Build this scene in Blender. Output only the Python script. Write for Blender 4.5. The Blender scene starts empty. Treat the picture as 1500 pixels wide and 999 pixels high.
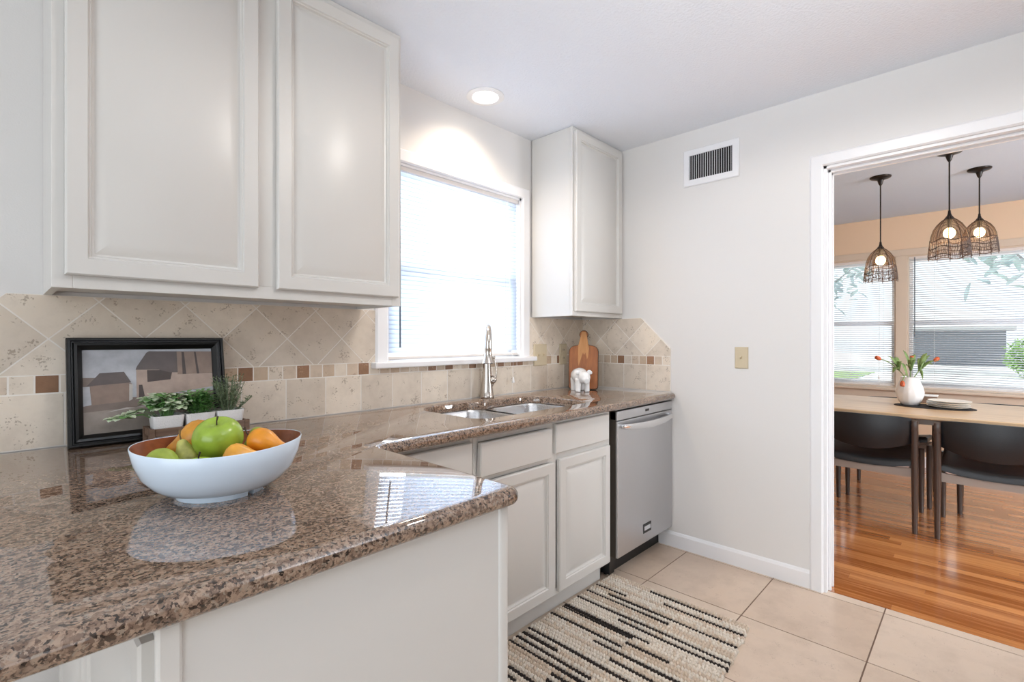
import bpy, bmesh, math, random
from mathutils import Vector, Matrix, geometry
C = bpy.context.scene.collection
sc = bpy.context.scene
R = random.Random(7)
PI = math.pi
V = Vector

# ------------------------------------------------------------------ materials
def new_mat(name):
    m = bpy.data.materials.new(name); m.use_nodes = True
    nt = m.node_tree
    return m, nt, nt.nodes['Principled BSDF']
def lin(c):
    return tuple((x/12.92 if x <= .04045 else ((x+.055)/1.055)**2.4) for x in (v/255 for v in c)) + (1,)
def N(nt, t, **kw):
    n = nt.nodes.new(t)
    for k, v in kw.items():
        if k in n.inputs: n.inputs[k].default_value = v
        else: setattr(n, k, v)
    return n
def ramp(nt, stops, interp='LINEAR'):
    n = nt.nodes.new('ShaderNodeValToRGB'); e = n.color_ramp.elements
    n.color_ramp.interpolation = interp
    while len(e) < len(stops): e.new(.5)
    for i, (p, c) in enumerate(stops): e[i].position = p; e[i].color = c
    return n
def simple(name, rgb, rough=.5, metal=0, bump=0, bscale=60, var=0, vscale=6, coat=0, ior=None, aniso=None):
    m, nt, b = new_mat(name)
    col = lin(rgb)
    b.inputs['Base Color'].default_value = col
    b.inputs['Roughness'].default_value = rough; b.inputs['Metallic'].default_value = metal
    if coat: b.inputs['Coat Weight'].default_value = coat; b.inputs['Coat Roughness'].default_value = .08
    if ior: b.inputs['IOR'].default_value = ior
    tc = N(nt, 'ShaderNodeTexCoord')
    if var:
        n = N(nt, 'ShaderNodeTexNoise', Scale=vscale, Detail=4)
        nt.links.new(tc.outputs['Object'], n.inputs['Vector'])
        r = ramp(nt, [(.3, tuple(c*(1-var) for c in col[:3])+(1,)), (.7, tuple(min(1, c*(1+var)) for c in col[:3])+(1,))])
        nt.links.new(n.outputs['Fac'], r.inputs['Fac']); nt.links.new(r.outputs['Color'], b.inputs['Base Color'])
    if bump:
        n = N(nt, 'ShaderNodeTexNoise', Scale=bscale, Detail=5)
        nt.links.new(tc.outputs['Object'], n.inputs['Vector'])
        bp = N(nt, 'ShaderNodeBump', Strength=bump, Distance=.01)
        nt.links.new(n.outputs['Fac'], bp.inputs['Height']); nt.links.new(bp.outputs['Normal'], b.inputs['Normal'])
    return m
def emit(name, rgb, s):
    m, nt, b = new_mat(name)
    b.inputs['Base Color'].default_value = (0, 0, 0, 1)
    b.inputs['Emission Color'].default_value = lin(rgb); b.inputs['Emission Strength'].default_value = s
    return m
def glass_mat():
    m, nt, b = new_mat('window_glass')
    t = N(nt, 'ShaderNodeBsdfTransparent', Color=(.97, .985, .98, 1))
    nt.links.new(t.outputs[0], nt.nodes['Material Output'].inputs['Surface'])
    return m
def slat_mat(name, rgb, tr):
    m, nt, b = new_mat(name)
    b.inputs['Base Color'].default_value = lin(rgb); b.inputs['Roughness'].default_value = .4
    t = N(nt, 'ShaderNodeBsdfTranslucent', Color=lin((228, 238, 252)))
    mx = N(nt, 'ShaderNodeMixShader', Fac=tr)
    nt.links.new(b.outputs[0], mx.inputs[1]); nt.links.new(t.outputs[0], mx.inputs[2])
    nt.links.new(mx.outputs[0], nt.nodes['Material Output'].inputs['Surface'])
    return m
def granite():
    m, nt, b = new_mat('brown_granite')
    L = nt.links.new
    tc = N(nt, 'ShaderNodeTexCoord')
    wn = N(nt, 'ShaderNodeTexNoise', Scale=160, Detail=3)
    L(tc.outputs['Object'], wn.inputs['Vector'])
    add = N(nt, 'ShaderNodeMixRGB', blend_type='ADD', Fac=.011)
    L(tc.outputs['Object'], add.inputs['Color1']); L(wn.outputs['Color'], add.inputs['Color2'])
    v = N(nt, 'ShaderNodeTexVoronoi', Scale=225); L(add.outputs[0], v.inputs['Vector'])
    sep = N(nt, 'ShaderNodeSeparateColor'); L(v.outputs['Color'], sep.inputs[0])
    r = ramp(nt, [(0, lin((46, 36, 30))), (.12, lin((74, 56, 44))), (.2, lin((112, 90, 76))), (.5, lin((140, 116, 98))),
                  (.8, lin((162, 138, 119))), (1, lin((142, 128, 114)))])
    L(sep.outputs[0], r.inputs['Fac'])
    n3 = N(nt, 'ShaderNodeTexNoise', Scale=170, Detail=5, Roughness=.6); L(tc.outputs['Object'], n3.inputs['Vector'])
    r3 = ramp(nt, [(.36, (.14, .11, .10, 1)), (.47, (1, 1, 1, 1))]); L(n3.outputs['Fac'], r3.inputs['Fac'])
    n4 = N(nt, 'ShaderNodeTexNoise', Scale=34, Detail=3); L(tc.outputs['Object'], n4.inputs['Vector'])
    r4 = ramp(nt, [(.30, (.35, .31, .30, 1)), (.42, (1, 1, 1, 1))]); L(n4.outputs['Fac'], r4.inputs['Fac'])
    m2 = N(nt, 'ShaderNodeMixRGB', blend_type='MULTIPLY', Fac=.9); L(r.outputs[0], m2.inputs[1]); L(r3.outputs[0], m2.inputs[2])
    m3 = N(nt, 'ShaderNodeMixRGB', blend_type='MULTIPLY', Fac=.8); L(m2.outputs[0], m3.inputs[1]); L(r4.outputs[0], m3.inputs[2])
    L(m3.outputs[0], b.inputs['Base Color'])
    b.inputs['Roughness'].default_value = .03; b.inputs['IOR'].default_value = 1.6; b.inputs['Coat Weight'].default_value = .45; b.inputs['Coat Roughness'].default_value = .015; b.inputs['Coat IOR'].default_value = 1.6
    return m
def stone(name, lo, hi, rough=.5, pit=.5, spots=(150, 125, 100), scale=9):
    m, nt, b = new_mat(name)
    L = nt.links.new
    tc = N(nt, 'ShaderNodeTexCoord'); ge = N(nt, 'ShaderNodeNewGeometry')
    r = ramp(nt, [(0, lin(lo)), (1, lin(hi))]); L(ge.outputs['Random Per Island'], r.inputs['Fac'])
    n = N(nt, 'ShaderNodeTexNoise', Scale=scale, Detail=7, Roughness=.65); L(tc.outputs['Object'], n.inputs['Vector'])
    rn = ramp(nt, [(.3, (.8, .78, .76, 1)), (.55, (1, 1, 1, 1)), (.75, (1.0, .97, .93, 1))]); L(n.outputs['Fac'], rn.inputs['Fac'])
    m1 = N(nt, 'ShaderNodeMixRGB', blend_type='MULTIPLY', Fac=.8); L(r.outputs[0], m1.inputs[1]); L(rn.outputs[0], m1.inputs[2])
    n2 = N(nt, 'ShaderNodeTexNoise', Scale=160, Detail=2); L(tc.outputs['Object'], n2.inputs['Vector'])
    n3 = N(nt, 'ShaderNodeTexNoise', Scale=22, Detail=2); L(tc.outputs['Object'], n3.inputs['Vector'])
    mu = N(nt, 'ShaderNodeMath', operation='MULTIPLY'); L(n2.outputs['Fac'], mu.inputs[0]); L(n3.outputs['Fac'], mu.inputs[1])
    r3 = ramp(nt, [(.375-.02*pit, (0, 0, 0, 1)), (.41-.02*pit, (1, 1, 1, 1))]); L(mu.outputs[0], r3.inputs['Fac'])
    m2 = N(nt, 'ShaderNodeMixRGB', Color2=lin(spots)); L(m1.outputs[0], m2.inputs[1])
    mm = N(nt, 'ShaderNodeMath', operation='MULTIPLY'); mm.inputs[1].default_value = min(1, .8*pit)
    L(r3.outputs[0], mm.inputs[0]); L(mm.outputs[0], m2.inputs[0])
    L(m2.outputs[0], b.inputs['Base Color'])
    bp = N(nt, 'ShaderNodeBump', Strength=.5*pit, Distance=.003, invert=True); L(r3.outputs[0], bp.inputs['Height']); L(bp.outputs['Normal'], b.inputs['Normal'])
    b.inputs['Roughness'].default_value = rough
    return m
def wood(name, lo, hi, axis=1, rough=.3, scale=14, stretch=.06, island=0, coat=0):
    m, nt, b = new_mat(name)
    L = nt.links.new
    tc = N(nt, 'ShaderNodeTexCoord'); mp = N(nt, 'ShaderNodeMapping')
    s = [1, 1, 1]; s[axis] = stretch; mp.inputs['Scale'].default_value = s
    L(tc.outputs['Object'], mp.inputs['Vector'])
    n = N(nt, 'ShaderNodeTexNoise', Scale=scale*4, Detail=6, Roughness=.6); L(mp.outputs[0], n.inputs['Vector'])
    f = n.outputs['Fac']
    if island:
        ge = N(nt, 'ShaderNodeNewGeometry')
        mx = N(nt, 'ShaderNodeMath', operation='MULTIPLY_ADD'); mx.inputs[1].default_value = island
        sb = N(nt, 'ShaderNodeMath', operation='SUBTRACT'); sb.inputs[1].default_value = .5
        L(ge.outputs['Random Per Island'], sb.inputs[0]); L(sb.outputs[0], mx.inputs[0]); L(f, mx.inputs[2]); f = mx.outputs[0]
    r = ramp(nt, [(.25, lin(lo)), (.75, lin(hi))]); L(f, r.inputs['Fac']); L(r.outputs[0], b.inputs['Base Color'])
    b.inputs['Roughness'].default_value = rough
    if coat: b.inputs['Coat Weight'].default_value = coat; b.inputs['Coat Roughness'].default_value = .12
    return m
def brushed(name, rgb, rough, axis=2):
    m, nt, b = new_mat(name); L = nt.links.new
    b.inputs['Metallic'].default_value = 1; b.inputs['Base Color'].default_value = lin(rgb)
    tc = N(nt, 'ShaderNodeTexCoord'); mp = N(nt, 'ShaderNodeMapping')
    s = [300, 300, 300]; s[axis] = 6; mp.inputs['Scale'].default_value = s
    L(tc.outputs['Object'], mp.inputs['Vector'])
    n = N(nt, 'ShaderNodeTexNoise', Scale=1, Detail=2); L(mp.outputs[0], n.inputs['Vector'])
    mr = N(nt, 'ShaderNodeMapRange'); mr.inputs['To Min'].default_value = rough-.06; mr.inputs['To Max'].default_value = rough+.08
    L(n.outputs['Fac'], mr.inputs['Value']); L(mr.outputs[0], b.inputs['Roughness'])
    return m

M = {}
M['wall'] = simple('wall_paint', (226, 224, 222), .55, bump=.06, bscale=220)
M['wallback'] = simple('darkened_back_wall_paint', (134, 128, 122), .6)  # unseen wall, darkened so it bounces less light into the kitchen
M['walldin'] = simple('dining_wall_paint', (222, 196, 168), .6)
M['dintrim'] = simple('dining_trim_backlit_tone', (206, 190, 172), .45)  # beige look of backlit trim is put into the colour
M['ceil'] = simple('ceiling_paint', (232, 236, 243), .8, bump=.35, bscale=90)
M['ceild'] = simple('dining_ceiling_bounce_tint', (200, 215, 234), .8, bump=.3, bscale=90)  # blue tint in the colour offsets warm bounce light
M['cab'] = simple('cabinet_paint', (214, 212, 208), .33)
M['cabin'] = simple('cabinet_inside', (170, 160, 148), .6)
M['trim'] = simple('trim_paint', (238, 238, 240), .3)
M['granite'] = granite()
M['tile'] = stone('travertine_tile', (214, 201, 185), (236, 224, 208), .45, .7, (140, 120, 98))
M['tilemed'] = stone('travertine_mosaic', (196, 172, 146), (218, 202, 184), .45, .5, (140, 110, 84), 30)
M['tiledark'] = stone('brown_mosaic', (140, 104, 78), (164, 126, 98), .45, .5, (200, 170, 140), 40)
M['grout'] = simple('grout', (240, 234, 226), .8)
M['floortile'] = stone('floor_tile', (200, 178, 158), (216, 198, 180), .3, .35, (150, 124, 104), 6)
M['floorgrout'] = simple('floor_grout', (120, 98, 84), .85)
M['oak'] = wood('oak_strip_floor', (156, 90, 42), (218, 148, 88), 1, .24, 12, .05, .5, coat=1)
M['oakgap'] = simple('floor_gap', (88, 48, 22), .6)
M['steel'] = brushed('stainless_steel', (198, 198, 200), .32, 2)
M['sink'] = brushed('sink_steel', (205, 205, 206), .28, 0)
M['nickel'] = simple('brushed_nickel', (202, 194, 186), .22, 1)
M['chrome'] = simple('polished_handle', (226, 226, 228), .14, 1)
M['black'] = simple('black_plastic', (14, 14, 15), .35)
M['darkside'] = simple('dark_door_side', (92, 84, 76), .4, .6)
M['white'] = simple('white_plastic', (240, 240, 240), .35)
M['cream'] = simple('cream_plastic', (206, 192, 164), .4)
M['slat'] = slat_mat('blind_slat', (240, 243, 248), .5)
M['slatd'] = slat_mat('dining_blind_slat', (238, 240, 242), .35)
M['rail'] = simple('blind_rail', (222, 216, 212), .4)
M['wand'] = simple('blind_wand', (92, 100, 110), .3)
M['glass'] = glass_mat()
M['lamp'] = emit('lamp_lens', (255, 250, 240), 6)
M['bulb'] = emit('warm_bulb', (255, 216, 156), 14)
M['wire'] = simple('dark_wire', (66, 46, 34), .55)
M['bronze'] = simple('dark_bronze', (34, 28, 25), .35, .4)
M['frame'] = simple('black_frame', (12, 13, 13), .3)
M['bowlw'] = simple('white_glaze', (220, 235, 250), .12)
M['bowlb'] = wood('brown_bowl_inside', (120, 66, 40), (158, 92, 60), 0, .3)
M['apple'] = simple('green_apple', (150, 178, 62), .25, var=.22, vscale=22)
M['pear'] = simple('green_pear', (164, 184, 76), .4, var=.2, vscale=40)
M['pearp'] = simple('pale_pear', (184, 182, 100), .45, var=.22, vscale=50)
M['orange'] = simple('orange_pear', (226, 146, 36), .35, var=.16, vscale=30)
M['orange2'] = simple('yellow_orange_pear', (232, 166, 62), .35, var=.14, vscale=30)
M['ochre'] = simple('ochre_pear', (208, 144, 48), .4, var=.18, vscale=40)
M['stem'] = simple('dark_stem', (52, 40, 28), .7)
M['stemg'] = simple('tan_stem', (120, 96, 58), .7)
M['pot'] = simple('white_pot', (232, 231, 230), .6, bump=.3, bscale=300)
M['soil'] = simple('soil', (44, 34, 27), .95)
M['leafp'] = simple('pale_leaf', (218, 232, 202), .5, var=.25, vscale=70)
M['leafg'] = simple('green_leaf', (116, 164, 94), .45, var=.35, vscale=80)
M['leafr'] = simple('rosemary_leaf', (124, 140, 108), .6, var=.35, vscale=80)
M['crate'] = wood('crate_wood', (92, 70, 56), (134, 108, 90), 0, .7)
M['board'] = wood('board_wood', (128, 70, 30), (184, 112, 56), 2, .45, 9, .1)
M['boardl'] = wood('board_light_wood', (186, 124, 66), (214, 156, 96), 2, .45, 9, .1)
M['boardd'] = simple('board_dark_edge', (64, 36, 20), .6)
M['ceramic'] = simple('white_ceramic', (238, 238, 238), .2)
M['rugc'] = simple('cream_yarn', (236, 226, 212), .95, var=.12, vscale=120, bump=.6, bscale=500)
M['rugt'] = simple('tan_yarn', (220, 202, 182), .95, var=.12, vscale=120, bump=.6, bscale=500)
M['rugk'] = simple('black_yarn', (42, 35, 32), .95, var=.2, vscale=120)
M['leather'] = simple('black_leather', (24, 26, 30), .36, bump=.1, bscale=250)
M['apron'] = simple('grey_brown_frame', (150, 140, 132), .35)
M['legwood'] = simple('dark_walnut_leg', (70, 54, 46), .28)
M['table'] = wood('oak_table', (190, 154, 116), (226, 197, 160), 1, .35, 8, .05)
M['vase'] = simple('vase_glaze', (226, 224, 222), .2)
M['tulip'] = simple('orange_tulip', (186, 84, 42), .5, var=.3, vscale=60)
M['tulipleaf'] = simple('tulip_leaf', (112, 136, 80), .5, var=.3, vscale=50)
M['mat'] = simple('dark_woven_mat', (46, 42, 42), .9, bump=.8, bscale=300)
M['plate'] = simple('cream_plate', (228, 220, 208), .3)
M['brownbox'] = wood('brown_box', (96, 74, 60), (140, 116, 100), 1, .6)
M['conc'] = simple('driveway_concrete', (226, 226, 224), .9, var=.06)
M['lawn'] = simple('lawn_grass', (150, 176, 120), .95, var=.2, vscale=3)
M['grey'] = simple('grey_siding', (128, 132, 140), .8)
M['roof'] = simple('pale_roof', (214, 214, 214), .9)
M['bark'] = simple('tree_bark', (170, 168, 168), .9)
M['treeleaf'] = simple('haze_paled_tree_leaf', (190, 206, 208), .8, var=.25, vscale=2)  # leaf colour paled to imitate the bright haze outside
M['bushleaf'] = simple('bush_leaf', (156, 196, 116), .8, var=.25, vscale=6)

# ------------------------------------------------------------------ geometry helpers
WORLD = {}
def bm_new(): return bmesh.new()
def obj(name, bm, mat, parent=None, smooth=None, local=False):
    me = bpy.data.meshes.new(name)
    if parent is not None and not local:
        bm.transform(WORLD[parent.name].inverted())
    bmesh.ops.recalc_face_normals(bm, faces=bm.faces)
    bm.to_mesh(me); bm.free()
    for m in (mat if isinstance(mat, (list, tuple)) else [mat]): me.materials.append(m)
    o = bpy.data.objects.new(name, me); C.objects.link(o)
    if smooth is not None:
        me.polygons.foreach_set('use_smooth', [True]*len(me.polygons))
        me.set_sharp_from_angle(angle=math.radians(smooth))
    if parent is not None:
        o.parent = parent; WORLD[o.name] = WORLD[parent.name].copy()
    else: WORLD[o.name] = Matrix.Identity(4)
    return o
def thing(name, label, cat, loc=(0, 0, 0), rz=0, group=None):
    o = bpy.data.objects.new(name, None); C.objects.link(o)
    o.empty_display_size = .05
    o.location = loc; o.rotation_euler = (0, 0, rz); o['label'] = label; o['category'] = cat
    if group: o['group'] = group
    WORLD[o.name] = Matrix.Translation(loc) @ Matrix.Rotation(rz, 4, 'Z')
    return o
def tag(o, label, cat, group=None, kind=None):
    o['label'] = label; o['category'] = cat
    if group: o['group'] = group
    if kind: o['kind'] = kind
    return o
def struct(o, label, cat):
    return tag(o, label, cat, kind='structure')
def dup(root, loc, rz=None, label=None, group=None):
    r = root.copy(); C.objects.link(r); r.location = loc
    if rz is not None: r.rotation_euler = (0, 0, rz)
    if label: r['label'] = label
    if group: r['group'] = group
    WORLD[r.name] = Matrix.Translation(loc)
    for ch in list(root.children):
        c = ch.copy(); C.objects.link(c); c.parent = r
        for g in ch.children:
            d = g.copy(); C.objects.link(d); d.parent = c
    return r
def box(bm, x0, x1, y0, y1, z0, z1, bev=0, mi=0, seg=2):
    vs = [bm.verts.new((x, y, z)) for x in (x0, x1) for y in (y0, y1) for z in (z0, z1)]
    fs = [bm.faces.new([vs[i] for i in q]) for q in ((0, 1, 3, 2), (4, 6, 7, 5), (0, 4, 5, 1), (2, 3, 7, 6), (0, 2, 6, 4), (1, 5, 7, 3))]
    for f in fs: f.material_index = mi
    if bev:
        es = {e for f in fs for e in f.edges}
        r = bmesh.ops.bevel(bm, geom=list(es), offset=bev, segments=seg, affect='EDGES', profile=.5)
        for f in r['faces']: f.material_index = mi
    return vs
def mb(x0, x1, y0, y1, z0, z1, bev=0):
    b = bm_new(); box(b, x0, x1, y0, y1, z0, z1, bev); return b
def bridge(bm, a, b, mi=0, closed=True):
    n = len(a)
    for i in range(n if closed else n-1):
        j = (i+1) % n
        f = bm.faces.new((a[i], a[j], b[j], b[i])); f.material_index = mi
def lathe(bm, prof, c=(0, 0, 0), seg=32, mi=0, axis=None, capa=True, capb=True, fx=None):
    """prof: (radius, height) list; optional matrix axis; fx(radius, height, angle) -> radius"""
    rings = []
    for r, h in prof:
        ring = []
        for k in range(seg):
            a = 2*PI*k/seg
            rr = fx(r, h, a) if fx else r
            p = V((rr*math.cos(a), rr*math.sin(a), h))
            if axis is not None: p = axis @ p
            ring.append(bm.verts.new(p+V(c)))
        rings.append(ring)
    for i in range(len(rings)-1): bridge(bm, rings[i], rings[i+1], mi)
    if capa: bm.faces.new(rings[0][::-1]).material_index = mi
    if capb: bm.faces.new(rings[-1]).material_index = mi
    return rings
def tube(bm, pts, rad, seg=8, mi=0, closed=False, cap=True):
    pts = [V(p) for p in pts]; n = len(pts)
    rs = rad if isinstance(rad, (list, tuple)) else [rad]*n
    rings = []; up = None
    for i, p in enumerate(pts):
        if closed: t = pts[(i+1) % n]-pts[i-1]
        else: t = pts[min(i+1, n-1)]-pts[max(i-1, 0)]
        if t.length < 1e-9: t = V((0, 0, 1))
        t.normalize()
        if up is None:
            up = V((0, 0, 1)) if abs(t.z) < .9 else V((1, 0, 0))
        s = t.cross(up)
        if s.length < 1e-6: s = t.cross(V((0, 1, 0)))
        s.normalize(); up = s.cross(t).normalized()
        rings.append([bm.verts.new(p+(s*math.cos(2*PI*k/seg)+up*math.sin(2*PI*k/seg))*rs[i]) for k in range(seg)])
    for i in range(n-1): bridge(bm, rings[i], rings[i+1], mi)
    if closed: bridge(bm, rings[-1], rings[0], mi)
    elif cap:
        bm.faces.new(rings[0][::-1]).material_index = mi; bm.faces.new(rings[-1]).material_index = mi
def axis_from(d):
    return V((0, 0, 1)).rotation_difference(V(d).normalized()).to_matrix()
def ellip(bm, c, r, seg=20, rings=12, mi=0, mat=None):
    rs = []
    for i in range(1, rings):
        a = PI*i/rings
        ring = []
        for k in range(seg):
            b = 2*PI*k/seg
            p = V((r[0]*math.sin(a)*math.cos(b), r[1]*math.sin(a)*math.sin(b), -r[2]*math.cos(a)))
            if mat is not None: p = mat @ p
            ring.append(bm.verts.new(p+V(c)))
        rs.append(ring)
    for i in range(len(rs)-1): bridge(bm, rs[i], rs[i+1], mi)
    for z, ring, fl in ((-r[2], rs[0], True), (r[2], rs[-1], False)):
        p = V((0, 0, z))
        if mat is not None: p = mat @ p
        v = bm.verts.new(p+V(c))
        for k in range(seg):
            j = (k+1) % seg
            bm.faces.new((ring[j], ring[k], v) if fl else (ring[k], ring[j], v)).material_index = mi
def prism(bm, poly, fn, d0, d1, mi=0):
    """poly 2D list; fn(u,v,d)->3D"""
    a = [bm.verts.new(fn(u, v, d0)) for u, v in poly]; b = [bm.verts.new(fn(u, v, d1)) for u, v in poly]
    bridge(bm, a, b, mi)
    bm.faces.new(a[::-1]).material_index = mi; bm.faces.new(b).material_index = mi
def rrect(x0, x1, y0, y1, r, n=6):
    out = []
    for cx, cy, a0 in ((x1-r, y0+r, -90), (x1-r, y1-r, 0), (x0+r, y1-r, 90), (x0+r, y0+r, 180)):
        for i in range(n+1):
            a = math.radians(a0+90*i/n); out.append((cx+r*math.cos(a), cy+r*math.sin(a)))
    return out
def offset_poly(p, d):
    """inward offset of a CCW polygon"""
    n = len(p); out = []
    for i in range(n):
        a, b, c = V(p[i-1]), V(p[i]), V(p[(i+1) % n])
        e1 = (b-a); e2 = (c-b)
        if e1.length < 1e-9: e1 = e2
        if e2.length < 1e-9: e2 = e1
        n1 = V((-e1.y, e1.x)).normalized(); n2 = V((-e2.y, e2.x)).normalized()
        m = (n1+n2)
        m = m/max(m.dot(n1), .3) if m.length > 1e-6 else n1
        out.append(tuple(b+m*d))
    return out
def raised_panel(bm, w, h, place, rings=None, cap=True, mi=0):
    """concentric mitred rectangular rings: (inset, depth behind front); place(u,v,d)->3D, u in 0..w, v in 0..h"""
    rings = rings or [(0, .019), (0, .004), (.004, 0), (.043, 0), (.046, .005), (.050, .005), (.053, .013), (.058, .0145), (.087, .002)]
    prev = None
    for i, (s, d) in enumerate(rings):
        cur = [bm.verts.new(place(u, v, d)) for u, v in ((s, s), (w-s, s), (w-s, h-s), (s, h-s))]
        if prev: bridge(bm, prev, cur, mi)
        else: bm.faces.new(cur[::-1]).material_index = mi
        prev = cur
    bm.faces.new(prev).material_index = mi
SLAB = [(0, .019), (0, .004), (.004, 0)]
def clip(poly, region):
    """Sutherland-Hodgman, region convex CCW"""
    out = poly
    m = len(region)
    for i in range(m):
        a, b = region[i], region[(i+1) % m]
        ins = lambda p: (b[0]-a[0])*(p[1]-a[1])-(b[1]-a[1])*(p[0]-a[0]) >= -1e-9
        src, out = out, []
        for k in range(len(src)):
            p, q = src[k-1], src[k]
            ip, iq = ins(p), ins(q)
            if ip != iq:
                d1 = (b[0]-a[0])*(p[1]-a[1])-(b[1]-a[1])*(p[0]-a[0])
                d2 = (b[0]-a[0])*(q[1]-a[1])-(b[1]-a[1])*(q[0]-a[0])
                t = d1/(d1-d2)
                out.append((p[0]+(q[0]-p[0])*t, p[1]+(q[1]-p[1])*t))
            if iq: out.append(q)
        if len(out) < 3: return []
    # drop duplicates
    res = []
    for p in out:
        if not res or (abs(p[0]-res[-1][0])+abs(p[1]-res[-1][1]) > 1e-5): res.append(p)
    if len(res) > 1 and abs(res[0][0]-res[-1][0])+abs(res[0][1]-res[-1][1]) < 1e-5: res.pop()
    ar = abs(sum(res[i-1][0]*res[i][1]-res[i][0]*res[i-1][1] for i in range(len(res))))/2
    return res if len(res) > 2 and ar > 2e-5 else []

# ------------------------------------------------------------------ dimensions
H = 2.434            # ceiling
CT = .914            # counter top
XD = 3.35            # dining window wall

# ------------------------------------------------------------------ camera
a = math.atan((1437-750)/720)
cam = bpy.data.cameras.new('camera'); co = bpy.data.objects.new('camera', cam); C.objects.link(co)
co.location = (-2.775, -1.979, 1.232)
co.rotation_euler = (PI/2, 0, math.atan((1437-750)/720)-PI/2)
cam.sensor_width = 36; cam.lens = 720/1500*36; cam.shift_y = -3.5/1500; cam.clip_start = .02; cam.clip_end = 300
sc.camera = co

# ------------------------------------------------------------------ the setting
WX0, WX1, WZ0, WZ1 = -1.538, -.622, 1.125, 2.063     # kitchen window opening
def wall_with_holes(name, axis, c0, c1, u0, u1, z0, z1, holes, mat):
    bm = bm_new()
    us = sorted({u0, u1, *[h[0] for h in holes], *[h[1] for h in holes]})
    for i in range(len(us)-1):
        a_, b_ = us[i], us[i+1]
        hs = sorted([h for h in holes if h[0] <= a_+1e-6 and h[1] >= b_-1e-6], key=lambda h: h[2])
        z = z0
        segs = []
        for h in hs:
            if h[2] > z: segs.append((z, h[2]))
            z = h[3]
        if z < z1: segs.append((z, z1))
        for s, e in segs:
            if axis == 'y': box(bm, a_, b_, c0, c1, s, e)
            else: box(bm, c0, c1, a_, b_, s, e)
    return obj(name, bm, mat)
struct(wall_with_holes('wall_north', 'y', 0, .15, -5.0, .14, 0, H, [(WX0, WX1, WZ0, WZ1)], M['wall']), 'off-white painted kitchen wall around the sink window', 'wall')
struct(wall_with_holes('wall_west', 'x', -5.12, -5.0, -4.6, .15, 0, H, [(-3.9, -.9, .25, 2.25)], M['wall']), 'off-white kitchen wall opposite the doorway, with a wide window opening', 'wall')
struct(wall_with_holes('wall_south', 'y', -4.75, -4.6, -5.12, .14, 0, H, [(-3.6, -2.2, .9, 2.1)], M['wallback']), 'unseen kitchen wall behind the camera, darkened to lower bounce light', 'wall')
DO0, DO1, DOZ = -2.95, -1.426, 2.069
struct(wall_with_holes('wall_east', 'x', 0, .14, -5.3, 0, 0, H, [(DO0, DO1, -.001, DOZ)], M['wall']), 'pale grey painted wall with the dining room doorway', 'wall')
bm = bm_new(); box(bm, -5.0, .07, -4.6, .15, H, H+.12)
struct(obj('ceiling', bm, M['ceil']), 'white textured kitchen ceiling', 'ceiling')
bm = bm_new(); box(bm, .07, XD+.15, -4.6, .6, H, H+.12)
struct(obj('ceiling_dining', bm, M['ceild']), 'white ceiling over the dining room, tinted blue against warm bounce light', 'ceiling')
# tile floor
bm = bm_new(); box(bm, -5.0, .03, -4.6, 0, -.06, -.002, mi=1)
T = .458; g = .0028
for i in range(-11, 2):
    for j in range(-10, 7):
        x0 = -.487+i*T; y0 = -1.206-T*3+j*T
        p = clip([(x0+g, y0+g), (x0+T-g, y0+g), (x0+T-g, y0+T-g), (x0+g, y0+T-g)], [(-5, -4.6), (.028, -4.6), (.028, 0), (-5, 0)])
        if p:
            prism(bm, p, lambda u, v, d: (u, v, d), -.004, 0, 0)
struct(obj('floor', bm, [M['floortile'], M['floorgrout']]), 'beige stone-look square floor tiles with thin brown grout', 'floor')
# oak strip floor
bm = bm_new(); box(bm, .03, XD, -4.6, .6, -.06, -.0008, mi=1)
w = .057; x = .03; k = 0
while x < XD:
    y = -4.6 - R.random()*.9
    while y < .6:
        ln = .45+R.random()*1.0
        a_, b_ = max(y, -4.6), min(y+ln, .6)
        if b_ > a_+.01: box(bm, x+.0003, min(x+w, XD)-.0003, a_+.0003, b_-.0003, -.004, .0)
        y += ln
    x += w
struct(obj('floor_dining', bm, [M['oak'], M['oakgap']]), 'glossy orange-brown oak strip floor of the dining room', 'floor')
# dining walls
W2 = (-1.372, -.62, .75, 2.04); W3 = (-3.05, -1.456, .75, 2.04)
struct(wall_with_holes('wall_dining_east', 'x', XD, XD+.15, -4.6, .6, 0, H, [W2, W3], M['walldin']), 'tan dining room wall holding the two front windows', 'wall')
struct(wall_with_holes('wall_dining_south', 'y', -4.75, -4.6, .14, XD+.15, 0, H, [(.2, 1.6, .6, 2.1)], M['walldin']), 'tan dining room wall beyond the right edge of the doorway', 'wall')  # opening made to let the added dining fill lamp in
bm = mb(.04, XD+.15, .6, .75, 0, H); box(bm, .04, .14, .15, .6, 0, H)
struct(obj('wall_dining_north', bm, M['walldin']), 'tan side wall of the dining room', 'wall')
# baseboards
def baseboard(name, x0, x1, y0, y1, h, axis, mat, label):
    bm = bm_new(); t = abs((x1-x0) if axis == 'y' else (y1-y0))
    if axis == 'y':   # along y, face towards -x : x0 face
        prof = [(x1, 0), (x0, 0), (x0, h*.82), (x0+(x1-x0)*.45, h*.95), (x1, h)]
        prism(bm, prof, lambda u, v, d: (u, d, v), y0, y1)
    return struct(obj(name, bm, mat), label, 'baseboard')
baseboard('baseboard_east', -.014, -.0005, -1.368, -.57, .088, 'y', M['trim'], 'white baseboard between dishwasher and doorway')
baseboard('baseboard_dining', XD-.016, XD-.0005, -4.6, .6, .10, 'y', M['trim'], 'white baseboard under the dining room windows')
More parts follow.
